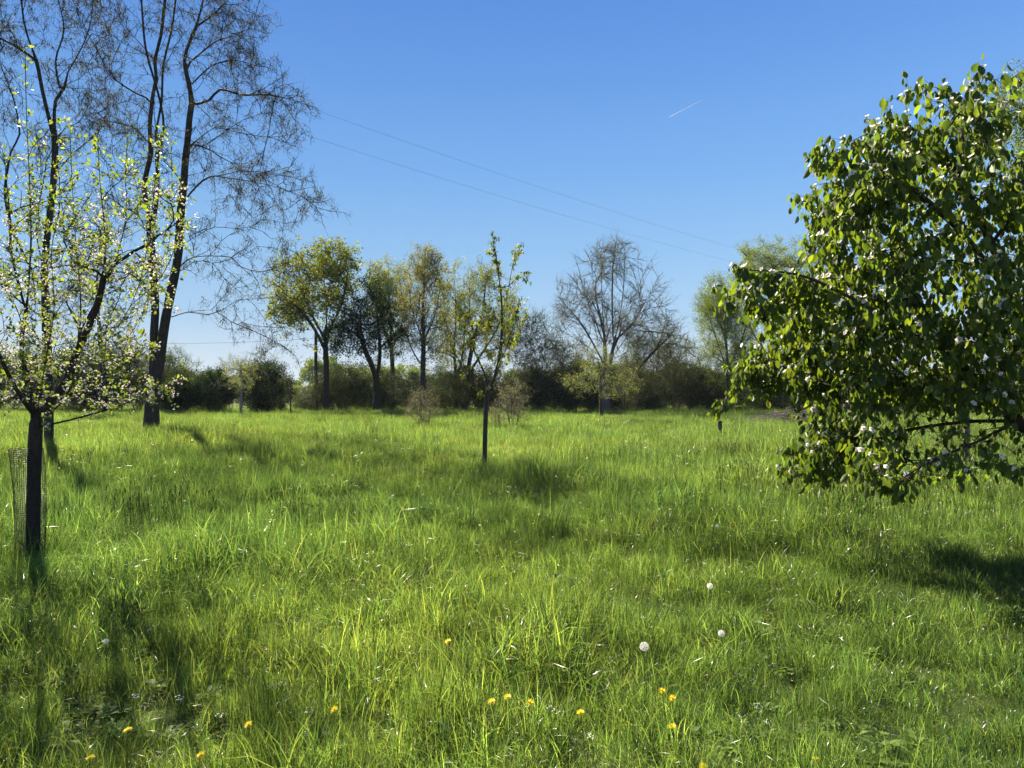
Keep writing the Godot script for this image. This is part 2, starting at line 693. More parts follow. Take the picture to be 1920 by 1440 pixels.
func grass() -> void:
	lay = FastNoiseLite.new()
	lay.seed = 5
	lay.frequency = 0.22
	lay.fractal_octaves = 3
	lay3 = FastNoiseLite.new()
	lay3.seed = 21
	lay3.frequency = 1.7
	lay3.fractal_octaves = 2
	lay2 = FastNoiseLite.new()
	lay2.seed = 9
	lay2.frequency = 0.07
	lay2.fractal_octaves = 2
	var green := [Color(0.106, 0.165, 0.040), Color(0.074, 0.133, 0.036), Color(0.138, 0.196, 0.048), Color(0.034, 0.076, 0.029), Color(0.190, 0.238, 0.062)]
	var dry := [Color(0.27, 0.24, 0.13), Color(0.105, 0.158, 0.038), Color(0.128, 0.178, 0.043), Color(0.155, 0.176, 0.07)]
	# all tufts are one metre high as built and are scaled to the height the place asks for
	var near := []
	for k in 6: near.append(tuft(150, 0.62, 1.0, [0.010, 0.0125, 0.016][k % 3], 0.40, green, 0.30))
	for k in 2: near.append(tuft(60, 0.55, 0.85, 0.021, 0.5, green, 0.24))
	for k in 2: near.append(tuft(100, 0.7, 0.8, 0.010, 0.8, green + dry, 0.45))
	var far := []
	for k in 4: far.append(tuft(120, 0.9, 1.0, 0.015, 0.36, green, 0.30, 4))
	far.append(tuft(130, 0.9, 0.95, 0.017, 0.6, green + dry, 0.4, 3))
	var root := thing("meadow_grass", "long fresh green meadow grass covering the whole field", "grass")
	root.set_meta("kind", "stuff")
	sow("blades", near, 0.9, 9.0, 62.0, root)
	sow("blades", near, 8.5, 17.0, 40.0, root)
	sow("blades", far, 15.0, 64.0, 15.0, root)
	sow("blades", near, 1.2, 6.5, 45.0, root, 0.22)
	var broad := []
	for k in 3: broad.append(tuft(34, 0.6, 0.8, 0.030, 0.5, green, 0.2))
	sow("broad_blades", broad, 1.4, 5.0, 20.0, root)
	var foxes := []
	for k in 4: foxes.append(foxtail(9, 0.3))
	var fx := thing("foxtail_grass", "thin dark seed heads of foxtail grass standing above the meadow grass", "grass")
	fx.set_meta("kind", "stuff")
	for v in foxes.size():
		var places := []
		var tints := PackedColorArray()
		for k in 700:
			var d := 7.0 + 42.0 * pow(rng.randf(), 1.3)
			var x := rr(-1, 1) * (0.75 * d + 2.0)
			if lay.get_noise_2d(x * 0.7 + 40.0, d * 0.7) < 0.06 or grass_height(x, d) < 0.2: continue
			places.append(Transform3D(Basis(Vector3.UP, rng.randf() * TAU).scaled(Vector3.ONE * rr(0.75, 1.1)), Vector3(x, ground_height(x, d), -d)))
			tints.append(Color.WHITE * rr(0.7, 1.2))
		many("stems", foxes[v], grass_mat, places, tints, fx)
	# broad low leaves between the grasses close by
	var herbs := []
	for k in 4:
		var b := Buf.new()
		for q in 16:
			var a := rng.randf() * TAU
			var out := Vector3(cos(a), rr(0.15, 1.2), sin(a)).normalized()
			leaf(b, Transform3D(along(out, Vector3.UP), Vector3(cos(a), 0, sin(a)) * rr(0.0, 0.05)), rr(0.025, 0.06), rr(0.012, 0.03), 0.25, rr(0.2, 0.9), Color(0.10, 0.16, 0.025) * rr(0.8, 1.3), 3)
		herbs.append(b.mesh())
	var hr := thing("low_herbs", "low broad leaved herbs and clover between the short grass nearby", "herbs")
	hr.set_meta("kind", "stuff")
	for v in herbs.size():
		var places := []
		var tints := PackedColorArray()
		for k in 500:
			var d := 2.0 + 4.5 * pow(rng.randf(), 1.2)
			var x := rr(-1, 1) * (0.8 * d + 0.6)
			if lay2.get_noise_2d(x * 6.0, d * 6.0) < -0.05: continue
			places.append(Transform3D(Basis(Vector3.UP, rng.randf() * TAU).scaled(Vector3.ONE * rr(0.6, 1.3)), Vector3(x, ground_height(x, d) + rr(0.0, 0.06), -d)))
			var t := rr(0.8, 1.3)
			tints.append(Color(t, t, t * 1.2))
		many("leaves", herbs[v], soft_leaf_mat, places, tints, hr)


func sow(called: String, meshes: Array, d0: float, d1: float, dense: float, root: Node3D, below := 9.0) -> void:
	var places := []
	var tints := []
	for k in meshes.size():
		places.append([])
		tints.append(PackedColorArray())
	var step := 1.0 / sqrt(dense)
	var d := d0
	while d < d1:
		var half := 0.78 * d + 2.5
		var x := -half
		while x < half:
			var px := x + rr(-0.6, 0.6) * step
			var pd := d + rr(-0.6, 0.6) * step
			var h := grass_height(px, pd)
			if h > below:
				x += step
				continue
			var m := rng.randi() % meshes.size()
			var wide := clampf(h, 0.17, 0.5) * rr(0.8, 1.2)
			var b := Basis(Vector3.UP, rng.randf() * TAU) * Basis.from_scale(Vector3(wide, h * rr(0.45, 1.32), wide))
			b = Basis(Vector3(rr(-1, 1), 0, rr(-1, 1)).normalized(), rr(0.0, 0.16)) * b
			var pale := 1.18 if h < 0.18 else 1.0
			places[m].append(Transform3D(b, Vector3(px, ground_height(px, pd) - 0.01, -pd)))
			var t := 1.0 + 0.22 * lay2.get_noise_2d(px * 1.7 + 90.0, pd * 1.7) + rr(-0.34, 0.34)
			var y := 1.0 + 0.13 * lay.get_noise_2d(px * 0.6 - 50.0, pd * 0.6)
			tints[m].append(Color(t * y, t, t / y) * pale)
			x += step
		d += step
	for k in meshes.size():
		many(called, meshes[k], grass_mat, places[k], tints[k], root)


# ------------------------------------------------------------------ the far edge of the meadow
var sprays := {}


func spray_set(called: String) -> Array:
	if sprays.has(called): return sprays[called]
	var out := []
	var keep := rng.state
	rng.seed = called.hash()
	for k in 3:
		match called:
			"maple": out.append(spray(9, 0.22, 0.13, 0.10, 0.3, [Color(0.164, 0.201, 0.039), Color(0.130, 0.171, 0.039), Color(0.200, 0.219, 0.052)]))
			"oak": out.append(spray(8, 0.22, 0.10, 0.055, 0.2, [Color(0.153, 0.177, 0.052), Color(0.171, 0.171, 0.059), Color(0.117, 0.157, 0.046)]))
			"dark": out.append(spray(10, 0.20, 0.10, 0.06, 0.3, [Color(0.037, 0.068, 0.021), Color(0.047, 0.085, 0.023), Color(0.031, 0.050, 0.019)]))
			"evergreen": out.append(spray(14, 0.22, 0.10, 0.035, 0.0, [Color(0.016, 0.030, 0.010), Color(0.021, 0.038, 0.011)]))
			"willow": out.append(spray(9, 0.22, 0.10, 0.03, 0.4, [Color(0.147, 0.188, 0.050), Color(0.124, 0.164, 0.045), Color(0.170, 0.200, 0.068)]))
			"bud": out.append(spray(5, 0.16, 0.045, 0.028, 0.0, [Color(0.113, 0.139, 0.047), Color(0.136, 0.151, 0.063)]))
			"hedge": out.append(spray(8, 0.20, 0.075, 0.045, 0.1, [Color(0.026, 0.042, 0.012), Color(0.019, 0.031, 0.010), Color(0.037, 0.051, 0.015)]))
			"pale": out.append(spray(9, 0.16, 0.06, 0.035, 0.1, [Color(0.171, 0.209, 0.084), Color(0.140, 0.188, 0.063), Color(0.220, 0.251, 0.136)]))
			"silver": out.append(spray(9, 0.14, 0.03, 0.016, 0.0, [Color(0.217, 0.217, 0.211), Color(0.113, 0.122, 0.086), Color(0.278, 0.270, 0.278)]))
	rng.state = keep
	sprays[called] = out
	return out


func shrub(root: Node3D, tall: float, wide: float, kind: String, targets: int, share: float, stems := 6, tint := Color.WHITE, size := Vector2(0.8, 1.4), full := 0.5) -> void:
	var hand := []
	for k in stems:
		var a := TAU * k / stems + rr(-0.4, 0.4)
		var out := Vector3(cos(a), 0, sin(a)) * wide
		var foot := Vector3(cos(a), 0, sin(a)) * minf(0.12, wide * 0.2)
		hand.append(PackedVector3Array([foot - Vector3(0, 0.1, 0), foot + out * 0.18 + Vector3(0, tall * 0.3, 0), out * rr(0.3, 0.6) + Vector3(0, tall * rr(0.55, 0.8), 0)]))
	var pts := scatter([[Vector3(0, tall * 0.5 + 0.05 * tall, 0), Vector3(wide, tall * 0.47, wide), 1.0]], targets, full)
	var s := skeleton(hand, pts, {"step": tall * 0.09, "keen": 0.5, "low": 0.1, "radius": 0.035, "power": 0.5, "least": 0.006, "flare": 0.0, "trop": Vector3(0, 0.25, 0)})
	var tips := wood({"twigs": 1.6, "twig_length": tall * 0.13, "twig_radius": 0.0022 * tall, "twig_pull": Vector3(0, 0.25, 0), "twig_spread": 0.9}, s, bark("hedge bark", Color(0.07, 0.067, 0.054), 2.0, 0.4), root)
	if share > 0.0:
		foliage("leaves", tips, spray_set(kind), soft_leaf_mat, share, size, tint, 0.55, root)


func copy(o: Node3D, called: String, pos: Vector3, turn: float, scale: Vector3, label: String, category: String, group: String) -> Node3D:
	var c: Node3D = o.duplicate()
	c.name = numbered(called)
	add_child(c)
	c.position = pos
	c.basis = Basis(Vector3.UP, turn).scaled(scale)
	mark(c, label, category, group)
	return c


func far_country() -> void:
	# crowns far beyond the field that close the horizon
	rng.seed = 311
	var first := thing("distant_tree", "distant tree on the horizon beyond the hedge", "tree", Vector3(-40, 0, -150), "distant trees on the horizon beyond the field")
	var s := skeleton([PackedVector3Array([Vector3(0, -0.2, 0), Vector3(0.1, 3, 0), Vector3(0, 6, 0)])], scatter([[Vector3(0, 5.2, 0), Vector3(4.5, 3.8, 4.5), 1.0]], 110, 0.6), {"step": 0.9, "radius": 0.28, "low": 1.0, "keen": 0.5})
	var tips := wood({"twigs": 1.4, "twig_length": 0.9, "twig_on": 0.1, "twig_radius": 0.012}, s, bark("hedge bark", Color(0.07, 0.067, 0.054), 2.0, 0.4), first)
	foliage("leaves", tips, spray_set("maple"), soft_leaf_mat, 0.9, Vector2(2.2, 3.4), Color(0.8, 0.95, 1.0), 0.25, first)
	for k in 26:
		var px := -150.0 + 2200.0 * k / 26.0 + rr(-40, 40)
		var d := rr(130, 190)
		var p := at(px, 0, d)
		copy(first, "distant_tree", Vector3(p.x, 0, -d), rng.randf() * TAU, Vector3(rr(0.9, 1.6), rr(0.55, 0.85), rr(0.9, 1.6)), "distant tree on the horizon beyond the hedge", "tree", "distant trees on the horizon beyond the field")


func hedge() -> void:
	rng.seed = 412
	var proto := []
	var slots := []
	# two ranks of shrubs along the far edge; [from, to, top, distance]
	for run in [[575.0, 1010.0, 704.0, 56.0], [590.0, 780.0, 708.0, 53.0], [640.0, 1000.0, 712.0, 59.0], [1000.0, 1560.0, 690.0, 55.0], [1010.0, 1540.0, 712.0, 52.5], [60.0, 300.0, 668.0, 54.0], [290.0, 380.0, 690.0, 52.0], [-330.0, 60.0, 660.0, 54.0], [1560.0, 2500.0, 690.0, 54.0], [990.0, 1560.0, 700.0, 59.5], [-100.0, 380.0, 672.0, 58.0]]:
		var x: float = run[0]
		while x < run[1]:
			var d: float = run[3] + rr(-1.0, 1.0)
			var where := 0 if run[0] >= 575.0 and run[1] <= 1010.0 else 3 if run[0] >= 1560.0 else 1 if run[0] >= 980.0 else 2
			if rng.randf() > 0.12: slots.append([x, run[2] + rr(-26, 26), d, where])
			x += rr(26, 40)
	var labels := ["dark leafing shrub in the hedge behind the round topped and dark crowned trees", "dark leafing shrub in the thick hedge behind the spreading bare tree", "dark leafing shrub in the hedge at the far left behind the twin trunk tree", "dark leafing shrub of the hedge, behind the quince tree"]
	var groups := ["hedge shrubs behind the leafy trees", "hedge shrubs behind the bare tree", "hedge shrubs at the far left", "hedge shrubs behind the quince"]
	for k in slots.size():
		var q = slots[k]
		var label: String = labels[q[3]]
		var group: String = groups[q[3]]
		var p := at(q[0], q[1], q[2])
		var pos := Vector3(p.x, ground_height(p.x, q[2]), p.z)
		if k < 5:
			var root := thing("hedge_shrub", label, "shrub", pos, group)
			shrub(root, 3.0, 1.25, "hedge", 120, 0.66, 10, [Color(1, 1, 1), Color(0.8, 0.85, 0.9), Color(1.25, 1.0, 0.8), Color(0.65, 0.75, 0.8), Color(0.9, 1, 0.8)][k])
			root.scale = Vector3.ONE * p.y / 3.0
			proto.append(root)
		else:
			var h := p.y / 3.0
			copy(proto[k % 5], "hedge_shrub", pos, rng.randf() * TAU, Vector3(rr(0.9, 1.2), h, rr(0.9, 1.2)), label, "shrub", group)
	# single shrubs that stand out
	single("evergreen_bush", "rounded dark green bush with a yellowish top, left of the larger dark bush", "bush", 398, 694, 50.0, 1.35, "evergreen", 190, 1.0, Color(1.5, 1.5, 1.0))
	single("evergreen_bush", "large dark evergreen bush behind the small stake, widest of the dark bushes", "bush", 495, 682, 50.0, 2.1, "evergreen", 260, 1.0, Color(0.9, 0.85, 0.8))
	single("evergreen_bush", "low dark bush beside the thick foot of the twin trunk tree", "bush", 335, 712, 49.0, 1.3, "evergreen", 150, 1.0, Color(1.2, 1.2, 1.0))
	single("leafing_shrub", "thin leafing shrub above the dark bush, top against pale sky", "shrub", 490, 655, 55.0, 1.8, "bud", 150, 0.7, Color(1, 1, 1))
	single("leafing_shrub", "thin twiggy shrub with pale buds left of the large dark bush", "shrub", 430, 668, 54.0, 1.3, "bud", 120, 0.8, Color(1.2, 1.2, 1.1))
	single("leafing_shrub", "tall open shrub leafing behind the foot of the twin trunk tree", "shrub", 325, 655, 53.0, 1.9, "bud", 170, 0.9, Color(1, 1.1, 0.9))
	single("leafing_shrub", "tall loose shrub at the left end of the hedge behind the blossoming tree", "shrub", 215, 645, 52.0, 1.8, "hedge", 170, 0.8, Color(1.1, 1.2, 1))
	single("leafing_shrub", "tall dark shrub seen through the lower boughs of the blossoming tree", "shrub", 150, 650, 51.0, 1.8, "hedge", 170, 0.9, Color(0.9, 1, 1))
	single("leafing_shrub", "tall airy shrub rising left of the wide bare tree, right of centre", "shrub", 1010, 590, 54.0, 2.0, "bud", 420, 1.0, Color(1.0, 1.1, 0.9))
	single("leafing_shrub", "bushy leafing shrub left of the spreading bare tree", "shrub", 1065, 635, 53.5, 1.9, "bud", 380, 1.0, Color(1.0, 1.1, 0.9))
	single("leafing_shrub", "tall hazy shrub under the right boughs of the spreading bare tree", "shrub", 1215, 622, 53.0, 2.2, "bud", 420, 1.0, Color(0.95, 1.05, 0.85))
	single("leafing_shrub", "dark upright shrub between the bare tree and the upright leafy tree", "shrub", 1275, 632, 53.5, 1.9, "bud", 380, 1.0, Color(0.9, 1.0, 0.9))
	single("leafing_shrub", "thin grey stemmed shrub in front of the hedge right of the bare tree", "shrub", 1185, 672, 51.0, 1.4, "bud", 130, 0.8, Color(1.2, 1.2, 1.0))
	single("leafing_shrub", "loose shrub rising between the tall narrow tree and the young tree on the meadow", "shrub", 850, 690, 54.0, 1.8, "hedge", 150, 0.7, Color(1.1, 1.1, 0.9))
	single("leafing_shrub", "low pale shrub in the gap of the hedge beside the wooden pole", "shrub", 565, 722, 58.0, 1.6, "pale", 140, 0.9, Color(0.8, 0.85, 0.7))


func single(called: String, label: String, category: String, px: float, top: float, d: float, wide: float, kind: String, targets: int, share: float, tint: Color) -> void:
	var p := at(px, top, d)
	var root := thing(called, label, category, Vector3(p.x, ground_height(p.x, d), p.z))
	shrub(root, p.y, wide, kind, targets, share, 7, tint, Vector2(0.9, 1.5), 0.7 if kind == "evergreen" else 0.35)


# A tree beyond the meadow: a trunk by measured points, a crown as ellipsoids by measured centres and half sizes.
func far_tree(called: String, label: String, d: float, trunks: Array, crown: Array, targets: int, o: Dictionary, kind: String, share: float, size: Vector2, tint: Color, bark_mat: Material) -> Node3D:
	var foot := at(trunks[0][0][0], 0, d)
	foot.y = ground_height(foot.x, d) - 0.05
	var root := thing(called, label, "tree", foot)
	var hand := []
	for t in trunks: hand.append(path_px(d, foot, t))
	hand[0][0] = Vector3(0, -0.1, 0)
	var shapes := []
	for c in crown:
		var m := at(c[0], c[1], d) - foot
		m.z += c[5] if c.size() > 5 else 0.0
		var rx: float = c[2] / FOCAL * d
		var ry: float = c[3] / FOCAL * d
		shapes.append([m, Vector3(rx, ry, minf(rx, 4.0)), c[4]])
	var s := skeleton(hand, scatter(clumps(shapes, 22), int(targets * 0.75), 0.0) + scatter(shapes, int(targets * 0.75), 0.45), o)
	var tips := wood(o, s, bark_mat, root)
	if share > 0.0:
		foliage("leaves", tips, spray_set(kind), soft_leaf_mat, share, size, tint, 0.3, root, false, 0.12)
	return root


func far_trees() -> void:
	rng.seed = 513
	var grey := bark("grey bark", Color(0.06, 0.057, 0.052), 1.2, 1.2)
	var dark := bark("dark bark", Color(0.035, 0.03, 0.025), 1.2, 1.2)
	far_tree("maple_tree", "round topped tree with fresh yellow green leaves, leftmost beyond the meadow", 52.0,
		[[[612, 770], [612, 700], [610, 640], [612, 590], [608, 530], [604, 480]], [[611, 660], [585, 610], [550, 570], [520, 555]], [[611, 630], [640, 570], [650, 520]], [[611, 640], [575, 570], [560, 510]], [[611, 670], [570, 640], [535, 620]]],
		[[588, 550, 88, 98, 3.0], [612, 490, 58, 40, 1.0], [540, 580, 48, 60, 1.0], [640, 560, 34, 70, 0.6]], 330,
		{"step": 0.55, "radius": 0.2, "low": 3.2, "keen": 0.8, "twigs": 1.8, "twig_length": 0.6, "twig_radius": 0.008, "twig_on": 0.05, "trop": Vector3(0, 0.2, 0), "least": 0.01}, "maple", 0.36, Vector2(0.85, 1.5), Color(1.0, 0.98, 0.8), grey)
	far_tree("dark_tree", "dark crowned tree with a forked trunk in front of the paler trees", 50.0,
		[[[706, 770], [706, 735], [704, 705], [695, 680], [682, 650], [675, 600], [680, 550]], [[705, 715], [712, 670], [710, 620], [705, 570]], [[700, 690], [675, 665], [645, 660]], [[711, 680], [730, 668], [752, 678]], [[699, 760], [701, 730], [704, 710]]],
		[[690, 590, 58, 75, 3.0], [645, 635, 40, 42, 0.9], [722, 625, 40, 55, 1.0]], 320,
		{"step": 0.5, "radius": 0.24, "low": 2.6, "keen": 0.5, "twigs": 1.8, "twig_length": 0.55, "twig_radius": 0.009, "twig_on": 0.05, "least": 0.012}, "dark", 0.42, Vector2(0.8, 1.5), Color(0.85, 0.9, 0.8), dark)
	far_tree("tall_tree", "tall narrow tree with bronze green young leaves and a pointed top", 52.0,
		[[[793, 770], [793, 700], [794, 640], [793, 580], [795, 520], [797, 465]], [[793, 715], [815, 690], [845, 660], [860, 640]], [[793, 690], [770, 650], [755, 600]], [[794, 640], [815, 590], [825, 540]], [[794, 640], [772, 580], [768, 540]]],
		[[797, 575, 56, 110, 3.0], [797, 500, 32, 46, 0.9], [790, 650, 62, 50, 1.0], [760, 580, 30, 50, 0.5]], 340,
		{"step": 0.5, "radius": 0.19, "low": 1.8, "keen": 0.9, "twigs": 1.8, "twig_length": 0.5, "twig_radius": 0.008, "twig_on": 0.05, "trop": Vector3(0, 0.3, 0), "least": 0.01}, "oak", 0.36, Vector2(0.85, 1.5), Color(1.1, 1.0, 0.85), grey)
	far_tree("loose_tree", "loose pale tree standing behind the dark crowned one", 57.0,
		[[[735, 770], [736, 700], [733, 640], [730, 570], [728, 500]], [[735, 660], [715, 600], [705, 540]], [[734, 660], [755, 600], [762, 540]]],
		[[735, 565, 52, 80, 2.0], [715, 525, 36, 40, 0.7]], 260,
		{"step": 0.55, "radius": 0.17, "low": 2.5, "keen": 0.9, "twigs": 1.8, "twig_length": 0.55, "twig_radius": 0.008, "twig_on": 0.05, "trop": Vector3(0, 0.3, 0), "least": 0.01}, "oak", 0.36, Vector2(0.85, 1.5), Color(1.3, 1.35, 1.2), grey)
	far_tree("loose_tree", "pale leafing tree just right of the tall narrow tree", 56.0,
		[[[855, 770], [855, 720], [852, 650], [855, 580], [850, 500]], [[855, 720], [868, 660], [872, 600]], [[853, 660], [835, 600], [832, 560]]],
		[[853, 575, 42, 88, 2.0], [845, 650, 46, 45, 0.8]], 260,
		{"step": 0.55, "radius": 0.16, "low": 2.2, "keen": 1.0, "twigs": 1.8, "twig_length": 0.5, "twig_radius": 0.008, "twig_on": 0.05, "trop": Vector3(0, 0.3, 0), "least": 0.01}, "oak", 0.36, Vector2(0.85, 1.5), Color(1.2, 1.3, 1.1), grey)
	far_tree("loose_tree", "broad leafing tree directly behind the young tree on the meadow", 55.0,
		[[[872, 770], [870, 735], [876, 700], [888, 640], [905, 580], [912, 510]], [[876, 705], [905, 660], [930, 620], [950, 570]], [[870, 740], [862, 690]], [[890, 640], [880, 580], [880, 530]], [[905, 660], [945, 650], [970, 640]]],
		[[915, 585, 66, 92, 2.4], [945, 625, 52, 62, 1.0], [905, 520, 34, 34, 0.5]], 340,
		{"step": 0.55, "radius": 0.2, "low": 1.8, "keen": 0.8, "twigs": 1.8, "twig_length": 0.55, "twig_radius": 0.008, "twig_on": 0.05, "trop": Vector3(0, 0.25, 0), "least": 0.01}, "oak", 0.36, Vector2(0.85, 1.5), Color(1.15, 1.25, 0.9), grey)
	far_tree("bare_tree", "wide spreading tree still nearly bare, its fan of fine branches against blue sky", 50.0,
		[[[1136, 775], [1136, 735], [1135, 690], [1134, 640], [1130, 580], [1128, 520], [1130, 482]], [[1138, 705], [1150, 650], [1163, 590], [1170, 530], [1172, 470]], [[1136, 690], [1110, 640], [1085, 600], [1050, 560]], [[1134, 650], [1110, 585], [1092, 530], [1080, 485]], [[1142, 680], [1180, 625], [1215, 580], [1248, 540]],
		[[1148, 660], [1182, 580], [1205, 520], [1220, 490]], [[1140, 710], [1190, 680], [1240, 640], [1278, 600]], [[1135, 675], [1095, 645], [1045, 615]], [[1134, 630], [1118, 560], [1108, 490]], [[1152, 640], [1190, 600], [1235, 520]], [[1150, 640], [1148, 560], [1150, 480]]],
		[[1142, 575, 105, 118, 3.2], [1200, 600, 74, 70, 0.9], [1085, 585, 52, 66, 0.8], [1150, 490, 58, 42, 0.6]], 560,
		{"step": 0.45, "radius": 0.25, "power": 0.64, "low": 3.0, "keen": 2.4, "twigs": 2.8, "twig_length": 0.75, "twig_radius": 0.009, "twig_on": 0.05, "trop": Vector3(0, 0.2, 0), "least": 0.012, "twig_spread": 0.42, "wobble": 0.03}, "bud", 0.25, Vector2(0.8, 1.2), Color(1.2, 1.25, 1.1), bark("ash grey bark", Color(0.105, 0.102, 0.096), 1.2, 1.2))
	far_tree("leaning_tree", "thin leaning tree sloping to the right under the bare tree", 51.0,
		[[[1168, 775], [1172, 735], [1195, 695], [1225, 660], [1255, 632]]],
		[[1225, 635, 60, 50, 1.0]], 170,
		{"step": 0.5, "radius": 0.1, "low": 1.6, "keen": 1.0, "twigs": 2.0, "twig_length": 0.6, "twig_radius": 0.009, "twig_on": 0.05, "trop": Vector3(0, 0.3, 0), "least": 0.011}, "bud", 0.5, Vector2(0.9, 1.4), Color(1, 1.05, 0.9), grey)
	far_tree("upright_tree", "upright leafy tree with spiky ascending shoots left of the quince", 50.0,
		[[[1366, 775], [1366, 730], [1364, 680], [1360, 620], [1355, 560], [1352, 515]], [[1365, 700], [1345, 640], [1325, 580]], [[1365, 690], [1390, 640], [1405, 590]], [[1362, 640], [1342, 580], [1335, 540]]],
		[[1358, 640, 56, 100, 2.2], [1345, 580, 38, 62, 0.9]], 340,
		{"step": 0.45, "radius": 0.16, "low": 1.6, "keen": 1.2, "twigs": 1.9, "twig_length": 0.55, "twig_radius": 0.008, "twig_on": 0.05, "trop": Vector3(0, 0.7, 0), "twig_pull": Vector3(0, 0.6, 0), "least": 0.01}, "willow", 0.8, Vector2(0.8, 1.4), Color(1.0, 1.05, 0.75), grey)
	far_tree("willow_tree", "rounded light green willow rising behind the quince", 60.0,
		[[[1455, 770], [1455, 710], [1450, 650], [1448, 580], [1450, 500]], [[1452, 680], [1410, 620], [1395, 560]], [[1452, 680], [1500, 620], [1520, 560]], [[1450, 640], [1420, 560], [1415, 500]]],
		[[1455, 570, 92, 118, 3.0], [1440, 495, 62, 46, 1.1], [1520, 540, 60, 90, 1.0]], 440,
		{"step": 0.6, "radius": 0.3, "low": 2.5, "keen": 0.8, "twigs": 1.9, "twig_length": 0.6, "twig_radius": 0.009, "twig_on": 0.06, "trop": Vector3(0, 0.3, 0), "least": 0.012}, "willow", 0.85, Vector2(1.0, 1.7), Color(1.15, 1.2, 0.9), grey)
	far_tree("bare_tree", "bare twiggy tree glimpsed through gaps in the quince leaves", 48.0,
		[[[1640, 775], [1640, 700], [1638, 620], [1645, 540], [1640, 470]]],
		[[1640, 560, 80, 110, 1.0]], 240,
		{"step": 0.55, "radius": 0.2, "low": 2.5, "keen": 1.2, "twigs": 2.0, "twig_length": 0.5, "twig_radius": 0.009, "twig_on": 0.05, "trop": Vector3(0, 0.3, 0), "least": 0.012}, "bud", 0.3, Vector2(0.8, 1.3), Color.WHITE, grey)
	far_tree("bare_tree", "bare tree behind the twin trunk tree at the far left", 46.0,
		[[[190, 775], [192, 700], [186, 620], [180, 540], [185, 470]], [[190, 690], [150, 620], [120, 560]]],
		[[180, 560, 80, 110, 1.0]], 260,
		{"step": 0.55, "radius": 0.17, "low": 2.5, "keen": 1.1, "twigs": 2.0, "twig_length": 0.5, "twig_radius": 0.009, "twig_on": 0.05, "trop": Vector3(0, 0.3, 0), "least": 0.012}, "bud", 0.3, Vector2(0.8, 1.3), Color.WHITE, grey)


